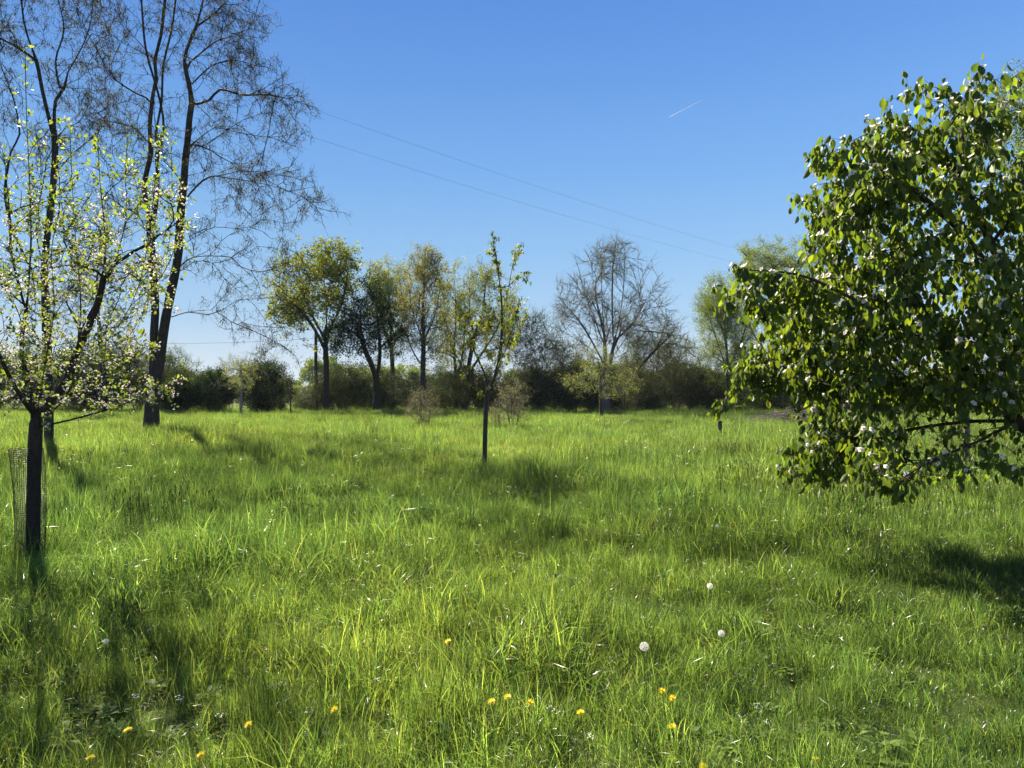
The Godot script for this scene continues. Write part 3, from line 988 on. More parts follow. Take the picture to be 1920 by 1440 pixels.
# ------------------------------------------------------------------ small trees and shrubs that stand in the meadow
func meadow_trees() -> void:
	rng.seed = 614
	var brown := bark("smooth bark", Color(0.085, 0.068, 0.055), 5.0, 0.5)
	# the young cherry in the middle
	var d := 14.0
	var foot := at(908, 0, d)
	foot.y = ground_height(foot.x, d) - 0.03
	var root := thing("young_cherry_tree", "slim young cherry tree alone in mid meadow, long shoots above its vase shaped crown", "tree", foot)
	var hand := [
		[[908, 888], [909, 845], [910, 800], [912, 760], [914, 735]],
		[[914, 735], [928, 705], [938, 660], [941, 610], [940, 560], [934, 510], [930, 480], [923, 446]],
		[[940, 590, 0.1], [952, 545, 0.2], [960, 505, 0.3], [978, 455, 0.3]],
		[[937, 540, 0.0], [955, 535, -0.1], [975, 515, -0.2], [992, 508, -0.2]],
		[[914, 735], [908, 700, 0.2], [890, 660, 0.3], [878, 620, 0.3], [872, 590, 0.3]],
		[[914, 735], [922, 700, -0.3], [912, 650, -0.5], [915, 600, -0.6], [905, 560, -0.6]],
		[[912, 745], [895, 715, 0.1], [872, 690, 0.1], [852, 660, 0.2], [840, 630, 0.2]],
		[[911, 750], [885, 725, -0.2], [865, 700, -0.4], [850, 680, -0.5]],
		[[918, 725], [940, 690, 0.4], [965, 640, 0.6], [985, 590, 0.6], [993, 575, 0.6]],
		[[930, 700], [950, 650, -0.3], [965, 600, -0.4], [975, 560, -0.4]]]
	var paths := []
	for h in hand: paths.append(path_px(d, foot, h))
	var shapes := []
	for c in [[908, 640, 0.50, 0.62, 1.6], [880, 610, 0.33, 0.4, 0.7], [950, 580, 0.3, 0.55, 0.8], [985, 520, 0.1, 0.1, 0.12], [926, 470, 0.06, 0.28, 0.3], [970, 475, 0.08, 0.2, 0.2]]:
		shapes.append([at(c[0], c[1], d) - foot, Vector3(c[2], c[3], c[2]), c[4]])
	var opt := {"step": 0.10, "radius": 0.046, "low": 1.6, "keen": 1.2, "power": 0.62, "flare": 0.25, "thick": 0.03, "twigs": 0.75, "twig_length": 0.13, "twig_radius": 0.0028, "twig_on": 0.014, "twig_pull": Vector3(0, 0.3, 0), "trop": Vector3(0, 0.5, 0), "least": 0.004}
	var s := skeleton(paths, scatter(shapes, 100, 0.2), opt)
	var tips := wood(opt, s, brown, root)
	var cherry := []
	for k in 3: cherry.append(spray(5, 0.035, 0.075, 0.034, 1.1, [Color(0.15, 0.182, 0.04), Color(0.115, 0.146, 0.032), Color(0.186, 0.18, 0.05)], 3))
	foliage("leaves", tips, cherry, leaf_mat, 0.34, Vector2(0.7, 1.15), Color(1.0, 1.0, 0.9), 0.25, root, true, 0.02)
	# every long shoot carries hanging leaves up to its tip
	var shoot := [PackedVector3Array(), PackedVector3Array()]
	for path in paths.slice(1):
		var fine := smooth_path(path, 0.035)
		for k in range(int(fine.size() * 0.45), fine.size()): shoot[0].append(fine[k])
	foliage("leaves", shoot, cherry, leaf_mat, 0.5, Vector2(0.8, 1.2), Color(0.95, 1.02, 0.95), 0.25, root, true, 0.03)
	var blossom := []
	for k in 2: blossom.append(spray(7, 0.03, 0.018, 0.016, 0.0, [Color(0.7, 0.68, 0.62), Color(0.6, 0.55, 0.5)], 2))
	foliage("blossoms", tips, blossom, petal_mat, 0.12, Vector2(0.8, 1.2), Color(1, 1, 1), 0.1, root, true, 0.02)

	# a low pale tree in front of the spreading bare one
	d = 37.0
	foot = at(1127, 0, d)
	foot.y = ground_height(foot.x, d) - 0.05
	root = thing("small_leafing_tree", "small flat crowned tree with pale fresh leaves in front of the bare tree", "tree", foot)
	opt = {"step": 0.2, "radius": 0.085, "low": 1.1, "keen": 0.5, "twigs": 1.4, "twig_length": 0.3, "twig_radius": 0.006, "twig_on": 0.03, "trop": Vector3(0, 0.05, 0)}
	s = skeleton([path_px(d, foot, [[1127, 800], [1127, 770], [1126, 740], [1126, 700], [1120, 670]])], scatter([[at(1130, 715, d) - foot, Vector3(2.2, 0.95, 2.0), 2.0], [at(1115, 670, d) - foot, Vector3(1.1, 0.8, 1.0), 0.8]], 190, 0.4), opt)
	tips = wood(opt, s, brown, root)
	foliage("leaves", tips, spray_set("pale"), soft_leaf_mat, 0.4, Vector2(0.7, 1.1), Color(1.0, 1.0, 0.9), 0.25, root)

	# twiggy pale shrubs
	meadow_shrub("twiggy_shrub", "pale twiggy shrub with tiny blossom left of the young tree", 795, 722, 30.0, 0.75, 130, Vector2(0.7, 1.1))
	meadow_shrub("twiggy_shrub", "pale twiggy shrub with tiny blossom right of the young tree", 962, 712, 30.0, 0.8, 140, Vector2(0.7, 1.1))
	meadow_shrub("twiggy_shrub", "lowest pale shrub, hugging the grass just right of the young trunk", 930, 765, 29.0, 0.38, 60, Vector2(0.6, 1.0))
	# a small staked fruit tree near the hedge
	d = 42.0
	foot = at(452, 0, d)
	foot.y = ground_height(foot.x, d) - 0.05
	root = thing("small_fruit_tree", "little fruit tree with a pale trunk before the large dark bush", "tree", foot)
	opt = {"step": 0.2, "radius": 0.08, "low": 1.2, "keen": 0.7, "twigs": 1.4, "twig_length": 0.3, "twig_radius": 0.006, "twig_on": 0.03, "trop": Vector3(0, 0.3, 0)}
	s = skeleton([path_px(d, foot, [[452, 790], [452, 750], [453, 715], [451, 690]])], scatter([[at(452, 702, d) - foot, Vector3(0.95, 1.1, 0.9), 1.0]], 90, 0.3), opt)
	tips = wood(opt, s, bark("pale bark", Color(0.24, 0.22, 0.19), 5.0, 0.4), root)
	foliage("leaves", tips, spray_set("pale"), soft_leaf_mat, 0.4, Vector2(0.7, 1.1), Color(1.1, 1.05, 1.0), 0.25, root)
	# stakes
	stake("slim dark wooden stake in the grass right of the large dark bush", 545, 715, 42.0, 0.045, Color(0.07, 0.06, 0.05))
	stake("short dark wooden stake under the lowest left tip of the quince", 1349, 789, 25.0, 0.08, Color(0.07, 0.06, 0.05))
	stake("grey weathered wooden stake behind the low boughs of the quince", 1811, 780, 12.5, 0.05, Color(0.2, 0.18, 0.15))
	brush_pile()


func meadow_shrub(called: String, label: String, px: float, top: float, d: float, wide: float, targets: int, size: Vector2) -> void:
	var p := at(px, top, d)
	var root := thing(called, label, "shrub", Vector3(p.x, ground_height(p.x, d), p.z))
	shrub(root, p.y, wide, "silver", targets, 0.42, 8, Color(1.0, 1.0, 1.05), size, 0.1)


func stake(label: String, px: float, top: float, d: float, r: float, col: Color) -> void:
	var p := at(px, top, d)
	var root := thing("wooden_stake", label, "stake", Vector3(p.x, 0, p.z))
	var b := Buf.new()
	var h := p.y
	tube(b, PackedVector3Array([Vector3(0, -0.2, 0), Vector3(0.004, h * 0.5, 0), Vector3(0.01, h - 0.02, 0.004), Vector3(0.01, h, 0.004), Vector3(0.01, h + 0.001, 0.004)]), PackedFloat32Array([r, r * 0.97, r * 0.95, r * 0.8, 0.0]), 10, Color.WHITE, 0.05)
	part("shaft", b.mesh(), bark("stake %0.3f" % col.r, col, 4.0, 0.3), root)


func brush_pile() -> void:
	var d := 34.0
	var p := at(1490, 0, d)
	var root := thing("brush_pile", "low grey heap of cut branches at the hedge behind the quince tip", "brush pile", Vector3(p.x, 0, p.z))
	var b := Buf.new()
	for k in 420:
		var a := rng.randf() * TAU
		var q := Vector3(cos(a) * 2.6, 0, sin(a) * 1.2) * sqrt(rng.randf())
		q.y = rr(0.05, 0.75) * (1.0 - 0.6 * absf(q.x) / 2.6)
		var dirn := Vector3(rr(-1, 1), rr(-0.25, 0.25), rr(-0.6, 0.6)).normalized()
		var l := rr(0.4, 1.3)
		var r := rr(0.006, 0.022)
		tube(b, PackedVector3Array([q - dirn * l * 0.5, q + rdir() * 0.05, q + dirn * l * 0.5]), PackedFloat32Array([r, r * 0.8, r * 0.4]), 4, Color.WHITE * rr(0.6, 1.4))
	part("branches", b.mesh(), bark("cut wood", Color(0.2, 0.18, 0.15), 4.0, 0.3), root, true)


# ------------------------------------------------------------------ the black locusts on the left
func pods(dark: float) -> Array:
	var out := []
	for k in 4:
		var b := Buf.new()
		for q in 9:
			var p := rdir() * 0.16 * sqrt(rng.randf())
			var axis := (Vector3.DOWN * 1.5 + rdir() * 0.6).normalized()
			var pod := rng.randf() < dark
			var col := Color(0.036, 0.031, 0.027) if pod else Color(0.09, 0.112, 0.055)
			leaf(b, Transform3D(along(axis, rdir()), p), rr(0.07, 0.12) if pod else rr(0.04, 0.08), 0.02 if pod else 0.024, 0.2, rr(-0.3, 0.3), col * rr(0.7, 1.3), 2)
		# fine twiglets that carry them
		for q in 3:
			var dirn := (rdir() + Vector3.DOWN * 0.3).normalized()
			tube(b, PackedVector3Array([Vector3.ZERO, dirn * 0.12 + rdir() * 0.03, dirn * 0.26 + Vector3.DOWN * 0.03]), PackedFloat32Array([0.005, 0.004, 0.003]), 3, Color(0.06, 0.05, 0.04))
		out.append(b.mesh())
	return out


func black_locusts() -> void:
	rng.seed = 715
	var furrow := bark("furrowed bark", Color(0.055, 0.048, 0.04), 1.6, 5.0)
	var d := 27.0
	var foot := at(286, 0, d)
	foot.y = ground_height(foot.x, d) - 0.05
	var root := thing("black_locust_tree", "tall black locust with twin trunks from one thick foot, dark hanging pods", "tree", foot)
	var hand := [
		[[284, 815], [285, 760], [287, 700], [288, 640], [290, 570], [284, 490], [277, 400], [268, 350], [280, 285], [278, 235], [284, 173], [290, 143], [287, 110], [297, 67], [305, 0], [310, -90], [320, -180]],
		[[288, 760], [298, 690], [308, 610], [320, 545], [332, 480], [337, 400], [343, 333], [347, 283], [353, 217], [357, 190], [350, 150], [343, 110], [353, 73], [370, 27], [380, -20], [395, -110]],
		[[286, 420, 0.1], [292, 370, 0.3], [293, 317, 0.4], [290, 250, 0.5], [300, 187, 0.6], [303, 120, 0.8], [320, 40, 1.0], [330, -60, 1.2]],
		[[293, 300, 0.4], [304, 240, 0.0], [300, 200, -0.4], [290, 160, -0.8], [270, 90, -1.2], [262, 10, -1.5], [255, -90, -1.5]],
		[[341, 380], [365, 350, -0.6], [392, 330, -1.0], [430, 333, -1.5], [500, 345, -2.0], [560, 365, -2.2], [592, 388, -2.4]],
		[[349, 277], [380, 250, 0.5], [400, 237, 0.9], [440, 245, 1.4], [500, 255, 1.8], [548, 250, 2.2]],
		[[357, 195], [390, 185, -0.5], [410, 165, -0.8], [450, 175, -1.4], [500, 175, -2.0], [552, 186, -2.3]],
		[[335, 462], [370, 440, 0.8], [400, 425, 1.2], [440, 428, 1.8], [470, 425, 2.0], [490, 410, 2.2], [532, 418, 2.4]],
		[[312, 598], [352, 585, -0.5], [388, 590, -0.8], [406, 585, -1.0], [433, 603, -1.3], [487, 626, -1.8], [534, 650, -2.0]],
		[[328, 518], [361, 491, 0.3], [397, 493, 0.6], [420, 522, 0.8], [440, 540, 1.0]],
		[[328, 508], [361, 482, -0.6], [433, 482, -1.4], [451, 500, -1.6], [492, 509, -1.8], [538, 493, -2.0]],
		[[346, 120], [375, 95, 0.8], [410, 70, 1.4], [455, 62, 2.0]],
		[[352, 160], [395, 120, -1.2], [440, 110, -2.0], [475, 120, -2.4]],
		[[360, 50], [400, 20, -0.8], [430, -10, -1.2]],
		[[279, 270], [247, 237, 0.6], [207, 227, 1.0], [177, 217, 1.4]],
		[[284, 185], [253, 173, -0.6], [217, 150, -1.2], [183, 123, -1.6]],
		[[288, 110], [233, 50, 0.8], [200, 20, 1.2]],
		[[280, 440], [255, 400, -0.7], [225, 385, -1.2], [190, 360, -1.6]],
		[[287, 580], [265, 530, 0.6], [240, 500, 1.0], [215, 490, 1.3]]]
	var paths := []
	for h in hand: paths.append(path_px(d, foot, h))
	var shapes := []
	# centre, half sizes in metres, share
	for c in [[330, 120, 3.2, 4.2, 3.0, 3.0], [450, 120, 2.2, 2.0, 2.5, 1.0], [480, 240, 2.0, 1.5, 2.5, 1.3], [500, 355, 2.0, 0.9, 2.2, 1.2], [450, 450, 1.9, 0.8, 2.2, 0.6], [450, 570, 1.7, 1.0, 1.8, 0.15], [220, 140, 2.2, 2.8, 2.4, 2.2], [240, 350, 1.6, 2.0, 1.6, 0.7], [310, -120, 3.6, 3.5, 3.4, 2.2], [400, 290, 2.0, 2.0, 2.6, 0.9], [410, 0, 2.0, 1.8, 2.4, 1.0]]:
		shapes.append([at(c[0], c[1], d - 0.9) - foot, Vector3(c[2], c[3], c[4] * 1.25), c[5]])
	var opt := {"stout": [90.0, 30.0, 70.0, 30.0], "step": 0.32, "radius": 0.25, "low": 3.2, "keen": 0.75, "power": 0.68, "flare": 0.35, "twigs": 1.7, "twig_length": 0.45, "twig_radius": 0.006, "twig_on": 0.028, "twig_spread": 0.9, "twig_pull": Vector3(0, -0.05, 0), "wobble": 0.09, "least": 0.011, "trop": Vector3(0, -0.05, 0)}
	var s := skeleton(paths, scatter(shapes, 620, 0.3) + around_limbs(paths.slice(4), 300, 1.0), opt)
	var tips := wood(opt, s, furrow, root)
	foliage("pods", tips, pods(0.55), soft_leaf_mat, 0.26, Vector2(0.8, 1.25), Color(1, 1, 1), 0.3, root, true, 0.08)

	d = 19.0
	foot = at(92, 0, d)
	foot.y = ground_height(foot.x, d) - 0.05
	root = thing("black_locust_tree", "crooked black locust rising behind the blossoming tree at the left edge", "tree", foot)
	hand = [
		[[92, 880], [92, 800], [90, 700], [86, 600], [82, 500], [90, 410], [97, 350], [100, 283], [98, 253], [100, 187], [117, 160], [123, 133], [147, 90], [165, 40], [172, -40]],
		[[86, 530], [66, 430, 0.2], [80, 330, 0.3], [84, 300, 0.3], [97, 275, 0.2], [104, 255, 0.2]],
		[[98, 262], [87, 217, -0.3], [75, 167, -0.5], [63, 110, -0.7], [40, 40, -0.8], [30, -60, -0.9]],
		[[86, 560], [30, 450, 0.4], [7, 367, 0.6], [17, 283, 0.8], [33, 250, 0.9], [20, 180, 1.0], [-10, 100, 1.2], [-30, 0, 1.3]],
		[[103, 262], [117, 240, -0.4], [143, 228, -0.7], [160, 200, -0.9], [165, 160, -1.0]],
		[[97, 330], [130, 290, 0.4], [165, 260, 0.8], [195, 230, 1.0]],
		[[110, 170], [100, 110, 0.5], [115, 50, 0.8], [100, -20, 1.0]],
		[[63, 110, -0.7], [20, 80, -1.0], [-25, 60, -1.2]],
		[[85, 580], [140, 530, -0.4], [170, 470, -0.7], [180, 420, -0.9]],
		[[88, 600], [30, 560, -0.5], [-20, 500, -0.8]]]
	paths = []
	for h in hand: paths.append(path_px(d, foot, h))
	shapes = []
	for c in [[90, 60, 1.8, 2.0, 1.8, 2.0], [40, 180, 1.5, 1.5, 1.6, 1.2], [130, 170, 1.0, 1.6, 1.4, 0.7], [60, -80, 2.2, 1.6, 2.0, 1.2], [-60, 120, 1.4, 2.4, 1.6, 1.0], [60, 330, 1.6, 1.5, 1.4, 0.7]]:
		shapes.append([at(c[0], c[1], d) - foot, Vector3(c[2], c[3], c[4]), c[5]])
	opt = {"step": 0.24, "radius": 0.11, "low": 2.6, "keen": 0.7, "power": 0.64, "flare": 0.2, "twigs": 1.4, "twig_length": 0.3, "twig_radius": 0.005, "twig_on": 0.022, "twig_spread": 0.8, "wobble": 0.12, "least": 0.006}
	s = skeleton(paths, scatter(shapes, 260, 0.3) + around_limbs(paths.slice(1), 220, 0.55), opt)
	tips = wood(opt, s, furrow, root)
	foliage("pods", tips, pods(0.5), soft_leaf_mat, 0.25, Vector2(0.55, 0.9), Color(1, 1, 1), 0.3, root, true, 0.05)


# ------------------------------------------------------------------ overhead lines, the wooden pole, the vapour trail
func hang(label: String, a: Vector3, b: Vector3, sag: float, r: float) -> void:
	var pts := PackedVector3Array()
	var rad := PackedFloat32Array()
	for k in 41:
		var t := k / 40.0
		pts.append(a.lerp(b, t) - Vector3(0, sag * 4.0 * t * (1.0 - t), 0) - a)
		rad.append(r)
	var buf := Buf.new()
	tube(buf, pts, rad, 5, Color.WHITE)
	var m := StandardMaterial3D.new()
	m.albedo_color = Color(0.22, 0.23, 0.25)
	m.roughness = 0.5
	m.metallic = 0.4
	var o := part("power_line", buf.mesh(), m, self)
	o.position = a
	mark(o, label, "cable", "")


func wires() -> void:
	hang("upper of the two long power lines sloping across the blue sky", at(330, 110, 42.0), at(1640, 530, 108.0), 1.2, 0.006)
	hang("lower of the two long power lines sloping across the blue sky", at(330, 172, 42.0), at(1640, 548, 108.0), 1.2, 0.006)
	hang("thin cable running level to the wooden pole low over the hedge", at(150, 640, 52.0), at(592, 634, 53.5), 0.25, 0.016)
	var p := at(592, 622, 53.5)
	var root := thing("wooden_pole", "plain wooden cable pole in front of the hedge beside the round topped tree", "pole", Vector3(p.x, 0, p.z))
	var b := Buf.new()
	tube(b, PackedVector3Array([Vector3(0, -0.3, 0), Vector3(0, p.y * 0.5, 0), Vector3(0, p.y, 0), Vector3(0, p.y + 0.01, 0)]), PackedFloat32Array([0.14, 0.125, 0.11, 0.0]), 10, Color.WHITE)
	part("shaft", b.mesh(), bark("pole wood", Color(0.09, 0.072, 0.06), 2.0, 0.3), root)
	b = Buf.new()
	tube(b, PackedVector3Array([Vector3(0, p.y - 0.35, 0.1), Vector3(0, p.y - 0.25, 0.22), Vector3(0, p.y - 0.1, 0.22)]), PackedFloat32Array([0.03, 0.05, 0.03]), 6, Color.WHITE)
	part("insulator", b.mesh(), bark("pole wood", Color(0.09, 0.072, 0.06), 2.0, 0.3), root)
	# vapour trail, kilometres away
	var a := at(1256, 217, 5000.0)
	var e := at(1318, 185, 5600.0)
	b = Buf.new()
	var pts := PackedVector3Array()
	var rad := PackedFloat32Array()
	for k in 13:
		var t := k / 12.0
		pts.append((e - a) * t)
		rad.append(lerpf(2.4, 0.6, pow(t, 0.8)) * (0.35 if k == 0 else 1.0))
	tube(b, pts, rad, 8, Color(0.5, 0.52, 0.55))
	var o := part("vapour_cloud_trail", b.mesh(), leafy("vapour", 1.0, Color(1.36, 1.36, 1.36), 0.0), self)
	o.position = a
	mark(o, "short white vapour trail slanting in the blue sky", "vapour trail")


# ------------------------------------------------------------------ the blossoming plum in the left foreground
func plum() -> void:
	rng.seed = 816
	var d := 6.5
	var foot := at(64, 0, d)
	foot.y = ground_height(foot.x, d) - 0.03
	var root := thing("plum_tree", "white blossoming plum tree with fresh leaves in the left foreground", "tree", foot)
	var hand := [
		[[64, 1085], [64, 1000], [65, 900], [66, 840], [68, 795], [70, 770]],
		[[68, 795], [48, 700, 0.1], [40, 640, 0.2], [50, 560, 0.2], [56, 450, 0.2], [52, 330, 0.2], [46, 220, 0.2], [42, 85, 0.2]],
		[[70, 785], [40, 745, -0.2], [10, 690, -0.4], [-20, 620, -0.6], [-50, 520, -0.8]],
		[[72, 775], [120, 720, 0.2], [145, 650, 0.3], [150, 560, 0.4], [140, 450, 0.4], [132, 330, 0.5], [128, 250, 0.5]],
		[[75, 790], [115, 755, -0.3], [150, 700, -0.5], [200, 640, -0.7], [250, 560, -0.9], [275, 460, -1.0], [290, 330, -1.0], [300, 260, -1.0]],
		[[100, 760], [160, 720, 0.4], [210, 670, 0.7], [260, 600, 0.9], [310, 480, 1.0], [320, 370, 1.0], [318, 260, 1.1]],
		[[74, 800], [140, 785, 0.1], [210, 765, 0.2], [270, 742, 0.2], [335, 715, 0.2], [352, 705, 0.2]],
		[[70, 770], [85, 680, -0.5], [100, 580, -0.7], [95, 470, -0.9], [110, 380, -1.0], [105, 300, -1.0]],
		[[72, 780], [90, 700, 0.6], [80, 600, 0.9], [85, 500, 1.0], [70, 400, 1.1], [76, 310, 1.1]],
		[[130, 690, 0.3], [185, 560, 0.2], [195, 450, 0.1], [185, 340, 0.0], [180, 250, 0.0]],
		[[150, 620, 0.3], [210, 500, 0.4], [235, 400, 0.5], [232, 330, 0.5], [236, 255, 0.5]],
		[[46, 580, 0.2], [20, 480, 0.0], [15, 400, -0.1], [5, 300, -0.2]],
		[[56, 690, 0.1], [10, 740, 0.5], [-40, 720, 0.8]],
		[[240, 575, -0.9], [300, 520, -0.9], [335, 440, -0.9], [345, 380, -0.9]]]
	var paths := []
	for h in hand: paths.append(path_px(d, foot, h))
	var shapes := []
	for c in [[130, 560, 0.95, 0.95, 0.95, 3.0], [40, 480, 0.7, 1.0, 0.9, 1.6], [235, 450, 0.5, 0.85, 0.7, 1.9], [150, 690, 0.8, 0.42, 0.7, 1.1], [-60, 620, 0.7, 0.9, 0.8, 1.2], [60, 300, 0.5, 0.6, 0.6, 0.5], [310, 400, 0.14, 0.5, 0.2, 0.35], [260, 735, 0.4, 0.1, 0.15, 0.25]]:
		shapes.append([at(c[0], c[1], d) - foot, Vector3(c[2], c[3], c[4]), c[5]])
	var opt := {"step": 0.08, "radius": 0.056, "low": 1.45, "keen": 1.2, "power": 0.58, "flare": 0.15, "thick": 0.025, "twigs": 1.5, "twig_length": 0.11, "twig_radius": 0.0018, "twig_on": 0.012, "twig_spread": 1.15, "twig_pull": Vector3(0, 0.2, 0), "trop": Vector3(0, 0.45, 0), "wobble": 0.1, "least": 0.0032}
	var s := skeleton(paths, scatter(shapes, 540, 0.1), opt)
	var tips := wood(opt, s, bark("plum bark", Color(0.05, 0.042, 0.036), 7.0, 0.7), root)
	# shoots: leaves all the way up
	for path in paths.slice(1):
		var fine := smooth_path(path, 0.03)
		for k in range(int(fine.size() * 0.3), fine.size()):
			tips[0].append(fine[k] + rdir() * 0.015)
			tips[1].append((fine[k] - fine[k - 1]).normalized())
	leaves_as_parts(root, tips, 0.42, 2, 0.047, 0.024, 0.15, [Color(0.145, 0.195, 0.06), Color(0.18, 0.225, 0.075), Color(0.11, 0.155, 0.048)], 300, 0.015)
	var bl := []
	for k in 3:
		var b := Buf.new()
		for q in 4: blossom(b, rdir() * 0.025, (rdir() + Vector3.UP * 0.3).normalized(), 0.0098, Color(0.56, 0.54, 0.44), false)
		bl.append(b.mesh())
	var inner := [PackedVector3Array(), PackedVector3Array()]
	for k in tips[0].size():
		var high: float = tips[0][k].y
		if high < 4.2 and rng.randf() < (1.0 - 0.85 * smooth(2.6, 4.0, high)):
			inner[0].append(tips[0][k])
	foliage("blossoms", inner, bl, petal_mat, 0.33, Vector2(0.8, 1.25), Color(1, 1, 1), 0.12, root, false, 0.012)

	# wire sleeve round the foot of the trunk
	var g := thing("tree_guard", "grey wire mesh sleeve standing loosely round the plum trunk", "tree guard", Vector3(foot.x - 0.028, foot.y, foot.z))
	var b := Buf.new()
	var h := 1.12
	var ring := func(t: float, a: float) -> Vector3:
		var r := 0.118 + 0.012 * sin(a * 2.0 + t * 3.0) + 0.01 * sin(a * 3.0 - t * 5.0)
		return Vector3(cos(a) * r - 0.06 * (t - 0.4), t * h, sin(a) * r)
	for k in 44:
		var pts := PackedVector3Array()
		var rad := PackedFloat32Array()
		for q in 13:
			pts.append(ring.call(q / 12.0, TAU * k / 44.0))
			rad.append(0.0015)
		tube(b, pts, rad, 3, Color.WHITE)
	for q in 60:
		var pts := PackedVector3Array()
		var rad := PackedFloat32Array()
		for k in 25:
			pts.append(ring.call(q / 59.0, TAU * k / 24.0))
			rad.append(0.0015)
		tube(b, pts, rad, 3, Color.WHITE)
	var wire := StandardMaterial3D.new()
	wire.albedo_color = Color(0.10, 0.11, 0.10)
	wire.roughness = 0.5
	wire.metallic = 0.3
	part("wire_mesh", b.mesh(), wire, g, true)


# Five rounded petals round a small yellow middle.
func blossom(b: Buf, p: Vector3, face: Vector3, r: float, col: Color, centre := true) -> void:
	var f := along(face, Vector3(0.3, 0.2, 0.9))
	var cup := rr(0.2, 0.7)
	var spin := rng.randf() * TAU
	for k in 5:
		var a := spin + TAU * k / 5.0 + rr(-0.08, 0.08)
		var out := (f.x * cos(a) + f.z * sin(a) + f.y * cup).normalized()
		leaf(b, Transform3D(along(out, f.y), p + f.y * r * 0.1), r * rr(0.95, 1.15), r * 0.95, rr(0.1, 0.35), rr(-0.5, 0.2), col * rr(0.92, 1.06), 3)
	if centre:
		for k in 7:
			var t := (f.y + rdir() * 0.4).normalized()
			tube(b, PackedVector3Array([p, p + t * r * 0.45]), PackedFloat32Array([r * 0.03, r * 0.07]), 3, Color(0.5, 0.4, 0.12))


# Leaves along the twigs; those nearest the eye become parts of their own, the rest one mass.
func leaves_as_parts(root: Node3D, tips: Array, share: float, each: int, long: float, wide: float, droop: float, cols: Array, most: int, off: float) -> void:
	var shapes := []
	for k in 6:
		var b := Buf.new()
		leaf(b, Transform3D(Basis(), Vector3(0, long * 0.12, 0)), long, wide, rr(0.15, 0.5), rr(-0.2, 0.75), cols[k % cols.size()], 4)
		tube(b, PackedVector3Array([Vector3.ZERO, Vector3(0, long * 0.16, 0)]), PackedFloat32Array([long * 0.012, long * 0.01]), 3, cols[0])
		shapes.append(b.mesh())
	var list := []
	for k in tips[0].size():
		if rng.randf() > share: continue
		for q in each:
			var dirn: Vector3 = tips[1][k]
			var axis := (dirn * 0.45 + rdir() * 0.7 + Vector3.DOWN * droop + Vector3.UP * (0.35 if droop < 0.3 else 0.0)).normalized()
			var size := rr(0.42, 1.2)
			var t := Transform3D(along(axis, (rdir() + Vector3.UP * 0.5).normalized()).scaled(Vector3.ONE * size), tips[0][k] + rdir() * off)
			var w := root.position + t.origin
			var away := w.distance_to(Vector3(0, EYE, 0))
			var side := absf(w.x / -w.z)
			list.append([away / size if side < 0.70 and w.y < EYE - w.z * 0.53 else 1e6 + away, t])
	list.sort_custom(func(a, b): return a[0] < b[0])
	var places := []
	var tints := []
	for k in shapes.size():
		places.append([])
		tints.append(PackedColorArray())
	for k in list.size():
		var v := rng.randi() % shapes.size()
		if k < most:
			var o := part("leaf", shapes[v], leaf_mat, root)
			o.transform = list[k][1]
		else:
			var c := rr(0.75, 1.25)
			places[v].append(list[k][1])
			tints[v].append(Color(c * rr(0.9, 1.1), c, c * rr(0.85, 1.15)))
	for k in shapes.size():
		if places[k].size(): many("leaves", shapes[k], leaf_mat, places[k], tints[k], root)


